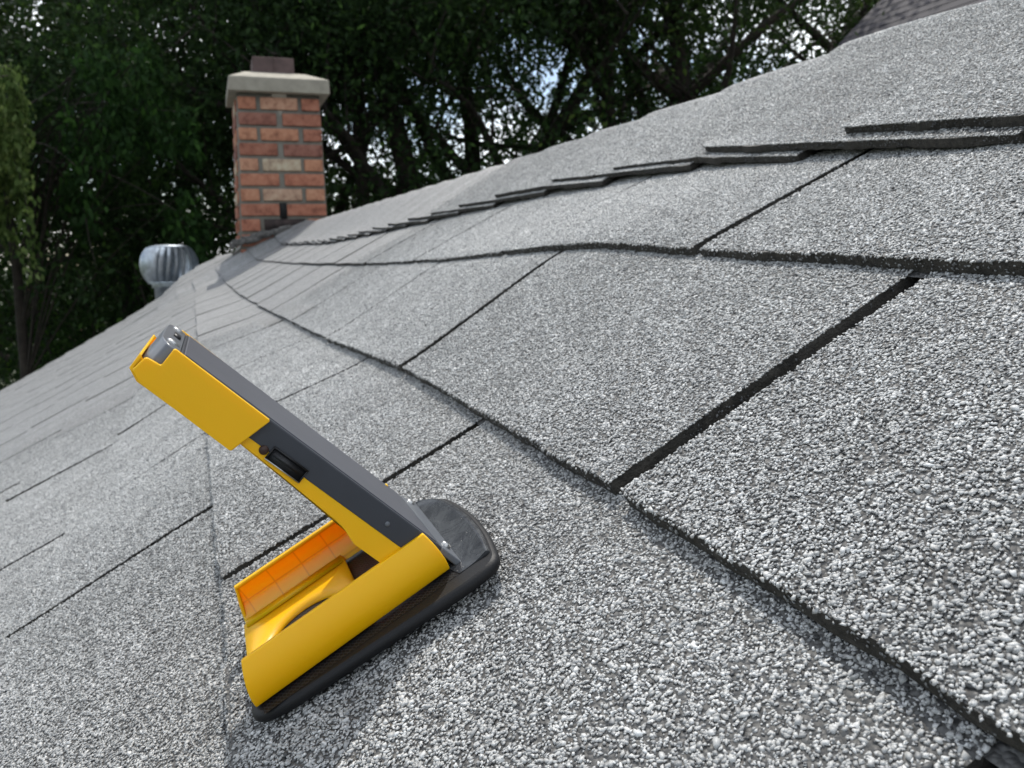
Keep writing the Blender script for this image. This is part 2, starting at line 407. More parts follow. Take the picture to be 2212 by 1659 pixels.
# ------------------------------------------------------------------ stones
def hull(npts, seed, flat):
    r = random.Random(seed); bm = bmesh.new()
    for i in range(npts):
        z = 1 - 2 * (i + .5) / npts; a = i * 2.39996 + r.uniform(-.5, .5); q = math.sqrt(max(0, 1 - z * z))
        k = r.uniform(.62, 1.12)
        bm.verts.new((q * math.cos(a) * k, q * math.sin(a) * k, z * k * flat))
    bmesh.ops.convex_hull(bm, input=bm.verts)
    bmesh.ops.triangulate(bm, faces=bm.faces)
    bm.verts.ensure_lookup_table(); bm.verts.index_update()
    v = np.array([list(p.co) for p in bm.verts]); f = np.array([[q.index for q in fc.verts] for fc in bm.faces]); bm.free()
    used = np.unique(f); rm = -np.ones(len(v), int); rm[used] = np.arange(len(used))
    return v[used], rm[f]
ST_N = [hull(random.Random(i).choice([8, 8, 9, 10]), i, random.Random(i + 50).uniform(.38, .6)) for i in range(14)]
ST_F = [hull(7, 100 + i, .7) for i in range(6)]

def add_stones(mb, P, Nn, mat=2, dark=0.0, size=1.0):
    """P centres (n,3) world, Nn normals (n,3)"""
    if len(P) == 0: return
    px, py, dz = proj(P)
    keep = (dz > .03) & (px > -230) & (px < W_PX + 230) & (py > -230) & (py < 1659 + 260) & (dz < 1.45)
    keep &= rng.random(len(P)) > np.clip((dz - .85) / .6, 0, 1)
    P = P[keep]; Nn = Nn[keep]; dz = dz[keep]
    if len(P) == 0: return
    n = len(P)
    near = dz < .62
    gcol = np.clip(.2 + .77 * rng.beta(1.5, 1.35, n), .0, .975)
    sp = rng.random(n); gcol = np.where(sp < .035, rng.uniform(0, .1, n), gcol); gcol = np.where(sp > .9985, .992, gcol)
    X_, Y_ = P[:, 0] * 1.14, P[:, 1]
    patch = np.sin(X_ * 61 + 2 * np.sin(Y_ * 37)) * np.sin(Y_ * 83 + 2 * np.sin(X_ * 49)) + .6 * np.sin(X_ * 190 + Y_ * 140) * np.sin(Y_ * 230 - X_ * 90)
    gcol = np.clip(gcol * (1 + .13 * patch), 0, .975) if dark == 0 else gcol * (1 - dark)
    bald = (np.sin(X_ * 410 + 3 * np.sin(Y_ * 130)) * np.sin(Y_ * 370 + 3 * np.sin(X_ * 150)) > .93) & (rng.random(n) < .6)
    gcol = np.where(bald, gcol * .25, gcol)
    rad = np.clip(rng.lognormal(math.log(.00055), .30, n), .00034, .0013) * size
    rad = rad * np.where(near, 1.0, 1.12)
    for lst, sel in ((ST_N, near), (ST_F, ~near)):
        idx = np.where(sel)[0]
        var = rng.integers(0, len(lst), len(idx))
        for vi, (tv, tf) in enumerate(lst):
            k = idx[var == vi]
            if len(k) == 0: continue
            m = len(k)
            a = rng.uniform(0, 2 * np.pi, m); ca, sa = np.cos(a), np.sin(a)
            sc = np.stack([rng.uniform(.9, 1.6, m), rng.uniform(.7, 1.1, m), rng.uniform(.75, 1.2, m)], -1) * rad[k][:, None]
            q = tv[None] * sc[:, None, :]
            q = np.stack([q[..., 0] * ca[:, None] - q[..., 1] * sa[:, None], q[..., 0] * sa[:, None] + q[..., 1] * ca[:, None], q[..., 2]], -1)
            # tilted frame
            nz = Nn[k] + rng.normal(0, .19, (m, 3)); nz /= np.linalg.norm(nz, axis=1)[:, None]
            ex = np.cross(nz, np.array([0.05, 1, .1])); ex /= np.linalg.norm(ex, axis=1)[:, None]; ey = np.cross(nz, ex)
            wv = P[k][:, None, :] + q[..., 0:1] * ex[:, None] + q[..., 1:2] * ey[:, None] + q[..., 2:3] * nz[:, None]
            nv = len(tv)
            f = tf[None] + (np.arange(m) * nv)[:, None, None]
            mb.tris(wv.reshape(-1, 3), f.reshape(-1, 3), mat, np.repeat(gcol[k], nv))

def cover(P):
    """1 where modelled stones hide the asphalt (by place on the roof), 0 far off"""
    px, py, dz = proj(P)
    c = np.clip((1.45 - dz) / .6, 0, 1) * ((dz > 0) & (px > -200) & (px < W_PX + 200) & (py > -200) & (py < 1659 + 230))
    return c

DENS = 1.5e6 * U * U       # stones per unit^2
def scatter(mb, s0, s1, t0, t1, hfun, dens=1.0, dark=0.0, size=1.0):
    """stones over a rectangle of the roof"""
    cs = np.array([[s0, t0], [s1, t0], [s0, t1], [s1, t1], [(s0 + s1) / 2, (t0 + t1) / 2]])
    px, py, dz = proj(Wp(cs[:, 0], cs[:, 1], 0 * cs[:, 0]))
    if dz.min() > 1.5: return
    n = int(DENS * dens * abs((s1 - s0) * (t1 - t0)))
    if n < 1: return
    s = rng.uniform(s0, s1, n); t = rng.uniform(t0, t1, n)
    P = Wp(s, t, hfun(s, t) + rng.uniform(.0012, .0042, n))
    px, py, dz = proj(P)
    thin = rng.random(n) < np.where(dz > .62, .8, 1.0)
    P = P[thin]
    add_stones(mb, P, np.repeat(NV[None], len(P), 0), dark=dark, size=size)

# ------------------------------------------------------------------ the house
house = empty('house', (0, 0, 0))
tag(house, 'house with a grey asphalt shingle roof seen from close above the slope', 'house')
TH = .039
EXP = 1.105
SMIN, SMAX, TAB = -7.0, 60.0, 2.66
rows = [(1.66, .48), (.53, 1.81), (-.58, 2.94 - TAB), (-1.63, 4.15 - 2 * TAB + .0)]
t = -1.63
for k in range(18):
    t -= EXP; rows.append((t, rng.uniform(0, TAB)))

CUTS = {0: [.21, 2.87, 5.22, 7.9], 1: [-.9, 1.76, 4.22, 6.9], 2: [.70, 2.88, 5.3, 7.9], 3: [1.8, 3.86, 5.75, 8.4]}
def row_mesh(ri, tk, phase):
    mb = MB()
    tup = rows[ri - 1][0] if ri else tk + 1.45      # where the next row lies over this one
    ex = tup - tk
    def htop(s, t): return TH * (1 - (t - tk) / ex)
    first = phase - TAB * math.ceil((phase - SMIN) / TAB)
    cuts = list(CUTS.get(ri, []))
    if not cuts:
        e = first
        while e < SMAX: cuts.append(e); e += TAB
    while cuts[0] > SMIN: cuts.insert(0, cuts[0] - TAB)
    while cuts[-1] < SMAX: cuts.append(cuts[-1] + TAB)
    for ci, c in enumerate(cuts[:-1]):
        TABc = cuts[ci + 1] - c
        gap = .062 if ri < 4 else rng.uniform(.06, .09)
        if c > 9: gap = rng.uniform(.07, .11)
        if ri == 1 and abs(c - 1.76) < .1: gap = .085
        a0 = c + gap / 2; a1 = c + TABc - gap / 2
        near = a0 < 9 and tk > -6
        nu, nv = (60, 16) if near and a0 < 5 else ((30, 8) if near else (10, 3))
        ss = np.linspace(a0, a1, nu + 1); tt = np.linspace(0, 1, nv + 1)
        S, Tq = np.meshgrid(ss, tt, indexing='ij')
        seed = ri * 100 + ci
        # ragged outline: butt edge and the two cut sides
        but = vnoise(ss, seed, .006, 9) + vnoise(ss, seed + 5, .012, 1.1)
        T_ = tk + but[:, None] * (1 - Tq) + Tq * (ex + .12)
        s_l = vnoise(tt * ex, seed + 7, .007, 8); s_r = vnoise(tt * ex, seed + 9, .007, 8)
        wl = np.clip(1 - (S - a0) / .2, 0, 1); wr = np.clip(1 - (a1 - S) / .2, 0, 1)
        S = S + wl * s_l[None] + wr * s_r[None]
        lift = rng.uniform(-.002, .008) + (.010 if ri in (1, 2) else 0)
        dome = rng.uniform(-.004, .008)
        Hh = htop(S, T_) + (lift + dome * np.sin(np.pi * (S - a0) / (a1 - a0))) * (1 - Tq) + rng.uniform(0, .006) * wl * (1 - Tq)
        P = Wp(S, T_, Hh)
        g = cover(P)
        mb.grid(P, 0, (g * .9).reshape(-1))
        # edge faces: butt and sides
        for ring, hr in ((P[:, 0], None), (P[0, :], None), (P[-1, :], None)):
            n = len(ring); lv = 4
            rows_ = []
            for l in range(lv):
                d = l / (lv - 1) * (TH + .006) * U
                jit = rng.normal(0, .00022, (n, 3)) * (1 if near else .3)
                rows_.append(ring - NV * d + jit * (l > 0))
            mb.grid(np.stack(rows_, 1), 1, .5)
        if a0 < 11 and tk > -11:
            def hf(s, t, ss=ss, but=but, a0=a0, a1=a1, lift=lift, dome=dome):
                q = np.clip((t - tk) / ex, 0, 1)
                return htop(s, t) + (lift + dome * np.sin(np.pi * np.clip((s - a0) / (a1 - a0), 0, 1))) * (1 - q)
            # break the tab in patches so that far ones are skipped
            nb = 6
            for q in range(nb):
                scatter(mb, a0 + (a1 - a0) * q / nb - (.006 if q == 0 else 0), a0 + (a1 - a0) * (q + 1) / nb + (.006 if q == nb - 1 else 0), tk + .000, tup + .02, hf)
            # rim stones overhanging the butt edge
            n = 520
            s = rng.uniform(a0, a1, n); tb = tk + np.interp(s, ss, but) + rng.uniform(-.007, .006, n)
            Pm = Wp(s, tb, hf(s, tb) - rng.uniform(-.004, .004, n))
            add_stones(mb, Pm, np.repeat((NV - TV * .6)[None], n, 0))
            # a few stones stuck to the edge faces
            n = 260
            s = rng.uniform(a0, a1, n); tb = tk + np.interp(s, ss, but) - .001
            Pm = Wp(s, tb, hf(s, tb) - rng.uniform(.008, .034, n))
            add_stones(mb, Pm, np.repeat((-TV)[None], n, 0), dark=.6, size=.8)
            n = 90
            for a, sg_ in ((a0, -1), (a1, 1)):
                t_ = rng.uniform(tk, tup, n)
                Pm = Wp(a + 0 * t_ + sg_ * .001, t_, htop(a, t_) - rng.uniform(.0, .03, n) * (1 - (t_ - tk) / ex * .4))
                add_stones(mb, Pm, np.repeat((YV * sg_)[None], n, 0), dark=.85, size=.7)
    # headlap strip lying under the row above, seen down its cut-outs
    t0, t1 = tup - .03, tup + ex + .06
    ss = np.linspace(SMIN, SMAX, 500); tt = np.linspace(t0, t1, 5)
    S, Tq = np.meshgrid(ss, tt, indexing='ij')
    P = Wp(S, Tq, htop(S, Tq) - .004)
    mb.grid(P, 0, (cover(P) * .9).reshape(-1))
    if ri and tk > -11:
        for c in (CUTS.get(ri - 1) or [rows[ri - 1][1] + TAB * q for q in range(-2, 5)]):
            scatter(mb, c - .07, c + .07, tup, min(t1, tup + EXP + .05), lambda s, t: htop(s, t) - .004, dens=.5, dark=.55)  # stone colour darkened to carry the shade down in the cut-outs
    return mb

for ri, (tk, ph) in enumerate(rows):
    row_mesh(ri, tk, ph).build('shingle_row', [m_shingle, m_edge, m_stone], house)

# ridge caps -------------------------------------------------------
CAPEXP = 1.27
bends = [3.0, 4.5]
while bends[-1] < 37.5: bends.append(bends[-1] + CAPEXP * rng.uniform(.97, 1.03))
bends = [3.0 - CAPEXP * 3, 3.0 - CAPEXP * 2, 3.0 - CAPEXP] + bends
T_E, T_R = 2.95, 4.15
LAY = .057
TE_S = [-10, 2, 2.5, 3.5, 4.5, 5.5, 7.2, 8.2, 9.5, 11.7, 16, 20, 38]
TE_T = [2.3, 2.50, 2.56, 2.72, 2.93, 2.96, 2.99, 2.91, 2.87, 2.78, 2.66, 2.62, 2.9]
ARC = .62
def cap_point(s, w, h):
    """w < 0: left of the start of the bend (t = T_R + w); w > 0: over the ridge"""
    s = np.asarray(s, float); w = np.asarray(w, float); h = np.asarray(h, float)
    base = Wp(s, np.minimum(T_R + w, T_R), h)
    a = np.clip(w, 0, None)
    # integrate direction angle from ALPHA down to -ALPHA over ARC
    nst = 24
    out = base.copy()
    q = np.linspace(0, 1, nst + 1)
    ang = lambda x: ALPHA + .05 - (2 * ALPHA + .1) * np.clip(x / ARC, 0, 1)
    acc = np.zeros(base.shape)
    for i in range(nst):
        x = (q[i] + q[i + 1]) / 2 * a
        an = ang(x); dx = a / nst
        acc[..., 0] += np.cos(an) * dx * U; acc[..., 2] += np.sin(an) * dx * U
    return out + acc

def cap_mesh(i, b_end):
    mb = MB()
    ln = 2.5
    off = rng.uniform(-.015, .02)
    we0 = float(np.interp(b_end - .6, TE_S, TE_T)) - T_R + off
    if b_end < 3.4: we0 += .03
    near = b_end < 12
    ns, nw = (60, 40) if near else (12, 18)
    ss = np.linspace(b_end - ln, b_end, ns + 1); ww = np.concatenate([np.linspace(we0, 0, nw // 2 + 1), np.linspace(0, 1.7, nw // 2 + 1)[1:]])
    S, Wq = np.meshgrid(ss, ww, indexing='ij')
    edge = vnoise(ss, 900 + i, .012, 10) + vnoise(ss, 970 + i, .016, 2)
    wl = np.clip(1 - (Wq - we0) / .2, 0, 1); S0 = S.copy()
    S = S + np.clip(1 - (b_end - S) / .2, 0, 1) * vnoise(Wq, 950 + i, .008, 7)
    def es(s): return np.interp(s, TE_S, TE_T) - T_R + off - we0 - .08 * (b_end - s) / ln + (.03 if b_end < 3.4 else 0)
    Wq = Wq + wl * (edge + es(ss))[:, None]
    def wes(s, w): return w + np.clip(1 - (w - we0) / .2, 0, 1) * es(s)
    tf = 1.0 + rng.uniform(-.03, .04)
    curl = rng.uniform(-.004, .012)
    sag = rng.uniform(-.012, .012)
    def ht(s, w): return LAY * tf * (2.3 + .65 * (s - b_end) / CAPEXP) + curl * np.clip(1 - (w - we0) / .25, 0, 1) + sag * np.sin((s - b_end) / CAPEXP * math.pi) * np.clip(1 - np.abs(w) / .9, 0, 1)
    P = cap_point(S, Wq, ht(S0, Wq))
    mb.grid(P, 0, (cover(P) * .9).reshape(-1))
    for ring in (P[-1, :], P[:, 0], P[0, :]):
        n = len(ring)
        rr_ = [ring - NV * (l / 3 * TH * U) + (rng.normal(0, .00025, (n, 3)) * (1 if near else .2) if l else 0) for l in range(4)]
        mb.grid(np.stack(rr_, 1), 1, .5)
    # underside so that lifted edges are solid
    mb.grid((P[:, :6] - NV * (TH * U))[:, ::-1], 1, .5)
    if b_end < 12.5:
        s_lo = b_end - CAPEXP - .12
        n = int(DENS * (CAPEXP + .13) * (1.15 + .9))
        s = rng.uniform(s_lo, b_end + .006, n); w = wes(s, rng.uniform(we0 - .005, .9, n))
        Pp = cap_point(s, w, ht(s, w) + rng.uniform(.0012, .0042, n))
        Pd = cap_point(s, w + .02, ht(s, w)) - cap_point(s, w, ht(s, w)); Pd /= np.linalg.norm(Pd, axis=1)[:, None]
        nr = np.cross(Pd, YV)
        px, py, dz = proj(Pp); th_ = rng.random(n) < np.where(dz > .62, .8, 1)
        add_stones(mb, Pp[th_], nr[th_])
        # rest of the lower lap strip that shows beside the cap above
        n = int(DENS * CAPEXP * .14)
        s = rng.uniform(b_end - ln, s_lo, n); w = wes(s, rng.uniform(we0 - .004, we0 + .13, n))
        add_stones(mb, cap_point(s, w, ht(s, w) + .003), np.repeat(NV[None], n, 0))
        n = 700
        s = rng.uniform(b_end - ln, b_end, n); w = wes(s, we0 + rng.uniform(-.003, .005, n))
        add_stones(mb, cap_point(s, w, ht(s, w) - rng.uniform(-.004, .002, n)), np.repeat((NV - TV * .3)[None], n, 0))
        n = 300
        s = rng.uniform(b_end - ln, b_end, n)
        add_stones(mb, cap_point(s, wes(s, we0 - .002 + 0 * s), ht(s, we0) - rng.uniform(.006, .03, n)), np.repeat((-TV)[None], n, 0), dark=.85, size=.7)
    return mb
for i, b_ in enumerate(bends):
    cap_mesh(i, b_).build('ridge_cap', [m_shingle, m_edge, m_stone], house)

# far slope, beyond the ridge, and the left-behind deck under the rows
mb = MB()
ss = np.linspace(-7, 60, 60)
R0 = cap_point(ss, 0 * ss + .55, -.09)
P = np.stack([R0 + np.array([math.cos(ALPHA), 0, -math.sin(ALPHA)]) * d * U + np.array([0, 0, .0]) for d in np.linspace(0, 24, 23)], 1)
mb.grid(P, 0, 0.0)
mb.build('back_slope', [m_shingle], house, smooth=True)
mb = MB()
tt = np.linspace(-22, 4.2, 60); S, Tq = np.meshgrid(np.linspace(-7, 60, 120), tt, indexing='ij')
P = Wp(S, Tq, -.12); mb.grid(P, 0, .5)
mb.grid(P[:, ::-1] - NV * .02, 0, .5)
for ring in (P[0], P[-1]):
    mb.grid(np.stack([ring + NV * .012, ring - NV * .14], 1), 0, .5)
mb.build('roof_deck', [m_wall], house)
# walls under the roof
ex_l = Wp(0, -20.5, -.5)[0]; ex_r = P[0, -1, 0] + 2.1
zl = Wp(0, -20.5, -2.2)[2]
ridge = Wp(0, 4.15, -2.0)
mb = MB()
y0, y1 = -6.6 * U, 57 * U
ring = [[ex_l, y0, 0], [ex_l, y0, zl], [ridge[0], y0, ridge[2]], [ex_r + .3, y0, ridge[2] - (ex_r + .3 - ridge[0]) * math.tan(ALPHA) - .1], [ex_r + .3, y0, 0]]
mb.prism(ring, (0, y1 - y0, 0), 0)
mb.build('wall', [m_wall], house)

# ------------------------------------------------------------------ chimney (part of the house)
CHS = 36.0
def chp(px, py, dy=0.0):
    r_ = ray(px, py); k = (CHS * U + dy) / r_[1]; return CAM + r_ * k
bx0, bx1, tx0, tx1 = .165, .628, .200, .625
zb, zt = CAM[2] - .35, CAM[2] + .842
y0 = CHS * U; dep = .42
def chx(u, z):
    q = (z - (CAM[2] + .09)) / (.815 - .09)
    return (bx0 + (tx0 - bx0) * q) * (1 - u) + (bx1 + (tx1 - bx1) * q) * u
mb = MB()
core = np.array([[chx(0, zb) + .004, y0 + .004, zb], [chx(1, zb) - .004, y0 + .004, zb], [chx(1, zb) - .004, y0 + dep - .004, zb], [chx(0, zb) + .004, y0 + dep - .004, zb]])
coret = np.array([[chx(0, zt) + .004, y0 + .004, zt], [chx(1, zt) - .004, y0 + .004, zt], [chx(1, zt) - .004, y0 + dep - .004, zt], [chx(0, zt) + .004, y0 + dep - .004, zt]])
mb.quads(np.vstack([core, coret]), [[0, 1, 5, 4], [1, 2, 6, 5], [2, 3, 7, 6], [3, 0, 4, 7], [4, 5, 6, 7], [3, 2, 1, 0]], 0)
chim = mb.build('chimney', [m_mortar], house)
tag(chim, 'red brick chimney with a concrete cap and missing mortar low on its face')
pitch = .0775
mb = MB()
g_rows = {0: (.55, .80, .35), 1: (.1, .28), 2: (.7, .66, .3), 3: (.2, .08), 4: (.75, .97, .7), 5: (.5, .45), 6: (.65, .88, .72), 7: (.32, .42), 8: (.4, 0, .6), 9: (.3, .2, .5)}
for rj in range(14):
    zc = zt - .012 - pitch * (rj + .5)
    hgt = pitch * .80
    if rj % 2 == 0: segs = [(.015, .225), (.27, .715), (.765, .985)]
    else: segs = [(.015, .455), (.525, .985)]
    for si, (u0, u1) in enumerate(segs):
        if rj == 8 and si == 1: continue
        gg = g_rows.get(rj, (.4, .3, .5))[si % 3] if rj in g_rows else .4
        for face in range(2):
            j = rng.uniform(-.003, .003, 3)
            if face == 0:
                x0 = chx(u0, zc); x1 = chx(u1, zc)
                if rj == 7: # wide gap where mortar has fallen out
                    if si == 0: x1 -= .004
                    else: x0 += .004
                mb.box(((x0 + x1) / 2 + j[0], y0 + .03, zc + j[2] * .5), (x1 - x0, .072, hgt), None, 0, gg)
            else:
                v0, v1 = u0, u1
                x = chx(0, zc)
                mb.box((x + .03, y0 + dep * (v0 + v1) / 2 + .05, zc + j[2]), (.072, dep * (v1 - v0) - .1 * (si == 0), hgt), None, 0, np.clip(gg + rng.uniform(-.2, .2), 0, 1))
                mb.box((chx(1, zc) - .03, y0 + dep * (v0 + v1) / 2 + .05, zc + j[2]), (.072, dep * (v1 - v0) - .1 * (si == 0), hgt), None, 0, np.clip(gg + rng.uniform(-.2, .2), 0, 1))
mb.build('brickwork', [m_brick], chim, bevel=.004, bseg=1)
# black block painted as the shade in the mortar hole; sooty brick below
mb = MB()
zc7 = zt - .012 - pitch * 7.5
mb.box((chx(.49, zc7), y0 + .012, zc7 - .004), (.036, .03, pitch * 1.08), None, 0)
mb.build('recess_shade', [m_hole_shade], chim)
mb = MB()
zc8 = zt - .012 - pitch * 8.5
mb.box((chx(.50, zc8), y0 + .008, zc8), (.21, .03, pitch * .78), None, 1)
mb.build('sooty_brick', [m_hole_shade, simple('sooty_brick', (.03, .02, .018), .9, noise=.6, nscale=40)], chim)
# crown
mb = MB()
cx0, cx1 = .160, .672; cy0, cy1 = y0 - .045, y0 + dep + .045
fx0, fx1 = .300, .512; fy0, fy1 = y0 + .10, y0 + .31
zc0, zc1 = zt, zt + .071
zc2 = zc1 + .045
v = [[cx0, cy0, zc0], [cx1, cy0, zc0], [cx1, cy1, zc0], [cx0, cy1, zc0], [cx0 + .008, cy0, zc1], [cx1 - .002, cy0, zc1], [cx1 - .002, cy1, zc1], [cx0 + .008, cy1, zc1],
     [fx0 - .05, fy0 - .04, zc2], [fx1 + .05, fy0 - .04, zc2], [fx1 + .05, fy1 + .04, zc2], [fx0 - .05, fy1 + .04, zc2]]
mb.quads(v, [[3, 2, 1, 0], [0, 1, 5, 4], [1, 2, 6, 5], [2, 3, 7, 6], [3, 0, 4, 7], [4, 5, 9, 8], [5, 6, 10, 9], [6, 7, 11, 10], [7, 4, 8, 11], [8, 9, 10, 11]], 0)
mb.build('crown', [m_crown], chim, bevel=.006)
mb = MB()
for (xa, xb, ya, yb) in ((fx0, fx1, fy0, fy0 + .018), (fx0, fx1, fy1 - .018, fy1), (fx0, fx0 + .018, fy0 + .018, fy1 - .018), (fx1 - .018, fx1, fy0 + .018, fy1 - .018)):
    mb.box(((xa + xb) / 2, (ya + yb) / 2, zc2 + .03), (xb - xa, yb - ya, .115), None, 0)
mb.box(((fx0 + fx1) / 2, fy0 - .002, zc2 + .03), (.006, .01, .115), None, 0)
mb.build('flue', [m_flue], chim, bevel=.004)
# flashing strip and tarred saddle at the foot, running down the slope
mb = MB()
sA = np.linspace(35.2, 36.6, 8)
for (ta, tb, dh, w) in ((1.2, 2.9, .16, .5),):
    tt = np.linspace(ta, tb, 14)
    S, Tq = np.meshgrid(np.linspace(36.2, 37.3, 5), tt, indexing='ij')
    Hh = dh + .06 * np.sin(Tq * 9 + S) + .12 * (Tq - ta) / (tb - ta)
    P = Wp(S, Tq, Hh); mb.grid(P, 0); mb.grid(P[:, ::-1] - NV * .006, 0)
    for ring in (P[0], P[-1], P[:, 0], P[:, -1]): mb.grid(np.stack([ring, ring - NV * .012], 1), 0)
mb.build('flashing', [m_lead], chim)
mb = MB()
for q in range(22):
    u = -.06 + .56 * q / 21; z = CAM[2] + .082 + rng.uniform(-.006, .010) + u * .13
    c = np.array([chx(u, z), y0 - .012 - rng.uniform(0, .012), z])
    mb.box(c, (rng.uniform(.04, .07), .026, rng.uniform(.02, .035)), np.array(Matrix.Rotation(rng.uniform(-.5, .0), 3, 'Y')), 0)
mb.build('tar_sealant', [simple('weathered_tar', (.09, .085, .08), .8, noise=.6, nscale=60)], chim, bevel=.008)

# ------------------------------------------------------------------ turbine vent (part of the house)
vc = at(368, 590, 49.5 * U * .92)
mb = MB()
R_ = .178
mb.lathe([(.115, -.62), (.115, -.10), (.13, -.10), (.13, -.06), (.11, -.05)], vc, 36)
mb.lathe([(.36, -.64), (.21, -.46), (.13, -.24), (.118, -.24)], vc + np.array([.0, 0, .0]), 36)
vent = mb.build('roof_vent', [m_galv], house, smooth=True)
tag(vent, 'galvanised turbine vent with curved vanes on the far end of the roof')
mb = MB()
zc_ = vc[2] + .055
nvn = 22
for k in range(nvn):
    th = np.linspace(-1.05, 1.02, 13)
    a0 = k * 2 * np.pi / nvn
    P = np.zeros((13, 4, 3))
    for j in range(4):
        aa = a0 + (j / 3) * (2 * np.pi / nvn) * 1.0 + .16 * np.sin(th + .6)
        rr_ = R_ * (np.cos(th) * .58 + .42) * (1 + .10 * (1 - j / 3) - .15 * (j / 3) + .03 * (j == 1))
        P[:, j, 0] = vc[0] + rr_ * np.cos(aa); P[:, j, 1] = vc[1] + rr_ * np.sin(aa); P[:, j, 2] = zc_ + .130 * np.sin(th) / np.sin(1.05)
    mb.grid(P, 0)
mb.build('turbine_vane', [m_galv], vent, smooth=True)
mb = MB()
mb.lathe([(.0, .146), (.08, .143), (.125, .135), (.13, .122), (.10, .118)], (vc[0], vc[1], zc_), 36)
mb.build('turbine_cap', [m_galv], vent, smooth=True)
mb = MB()
mb.lathe([(.15, -.112), (.155, -.125), (.11, -.13)], (vc[0], vc[1], zc_), 36)
mb.build('turbine_collar', [m_galv], vent, smooth=True)

# ------------------------------------------------------------------ the folding charger
g0 = Wp(26 / 12.5, -2 / 12.5, 0) - U * bil(GH, 26 / 12.5, -2 / 12.5) * NV
gad = empty('folding_charger', g0)
gad.matrix_world = Matrix(((TV[0], 0, NV[0], g0[0]), (TV[1], 1, NV[1], g0[1]), (TV[2], 0, NV[2], g0[2]), (0, 0, 0, 1)))
tag(gad, 'yellow and dark grey folding pocket charger propped open on a black base', 'charger')
def G(x, y, z): return np.array([(x + 2) / 100, (y - 26) / 100, z / 100])
def part(mb, name, mats, smooth=False, bevel=0, parent=None, bseg=2):
    return mb.build(name, mats, parent or gad, smooth=smooth, bevel=bevel, bseg=bseg)
def rounded(pts, r, seg=5):
    """round the corners of a 2d polygon"""
    out = []; n = len(pts)
    for i in range(n):
        p0, p, p2 = np.array(pts[i - 1], float), np.array(pts[i], float), np.array(pts[(i + 1) % n], float)
        a = (p0 - p); b_ = (p2 - p); la, lb = np.linalg.norm(a), np.linalg.norm(b_); rr_ = min(r, la / 2.2, lb / 2.2)
        A = p + a / la * rr_; B = p + b_ / lb * rr_
        for q in np.linspace(0, 1, seg): out.append((1 - q)**2 * A + 2 * q * (1 - q) * p + q * q * B)
    return np.array(out)
# base outline (x up-slope, y along ridge)
ol = rounded([(-6.35, 23.0), (-5.3, 22.62), (1.2, 21.95), (2.25, 22.1), (2.62, 24.0), (2.7, 26.2), (2.45, 28.6), (1.8, 29.7), (.9, 29.95), (-5.6, 29.9), (-6.3, 29.2)], 1.0, 6)
c0 = ol.mean(0)
def ring3(sc, z): return np.array([G(c0[0] + (p[0] - c0[0]) * sc, c0[1] + (p[1] - c0[1]) * sc, z) for p in ol])
mb = MB()
rg = [ring3(.955, .27), ring3(.985, .32), ring3(1.0, .45), ring3(1.0, .58), ring3(.985, .66), ring3(.965, .70)]
P = np.stack(rg, 1); P = np.concatenate([P, P[:1]], 0); mb.grid(P, 0)
for r_, z in ((rg[0], .27), (rg[-1], .70)):
    c = G(c0[0], c0[1], z); n = len(r_); j = np.arange(n)
    mb.tris(np.vstack([r_, c[None]]), np.stack([j, (j + 1) % n, np.full(n, n)], -1), 0)
base = part(mb, 'base', [m_blackp], smooth=False)
# textured pad left, smooth dished end right
def clip_poly(sgn, x0f, z, sc):
    out = []
    for p in ol:
        q = np.array([c0[0] + (p[0] - c0[0]) * sc, c0[1] + (p[1] - c0[1]) * sc])
        out.append(q)
    return np.array(out)
pts = clip_poly(1, 1, .7, .95)
seam = lambda y: .55 + .12 * (y - 26)**2 * .35
def gridpoly(xa, xb, fz, nx=40, ny=40, keep=None):
    """grid between x curves xa(y) and xb(y)"""
    ys = np.linspace(22.75, 29.55, ny); P = np.zeros((nx, ny, 3))
    for j, y in enumerate(ys):
        for i in range(nx):
            x = xa(y) + (xb(y) - xa(y)) * i / (nx - 1); P[i, j] = G(x, y, fz(x, y))
    return P
# inside edge of outline on the right for each y
oy = pts[:, 1]; ox = pts[:, 0]
def xright(y):
    best = -9
    for i in range(len(pts)):
        a, b_ = pts[i], pts[(i + 1) % len(pts)]
        if (a[1] - y) * (b_[1] - y) <= 0 and a[1] != b_[1]:
            x = a[0] + (b_[0] - a[0]) * (y - a[1]) / (b_[1] - a[1]); best = max(best, x)
    return best if best > -8 else .5
mb = MB()
mb.grid(gridpoly(lambda y: -5.9, lambda y: min(seam(y), xright(y) - .02), lambda x, y: .712))
part(mb, 'pad', [m_pad])
mb = MB()
def fz(x, y):
    xr = xright(y); xs = seam(y)
    q = np.clip((x - xs) / max(.05, xr - xs), 0, 1)
    return .735 + .12 * q**2 * (1 if q < .93 else (1 - (q - .93) / .07 * .8)) - .03 * math.sin(q * math.pi)
P = gridpoly(lambda y: min(seam(y) + .03, xright(y) - .02), lambda y: xright(y), fz, 30, 60)
mb.grid(P)
for ring in (P[0], P[-1], P[:, 0], P[:, -1]): mb.grid(np.stack([ring, ring - np.array([0, 0, .0016])], 1))
part(mb, 'grip', [m_dusty], smooth=True)

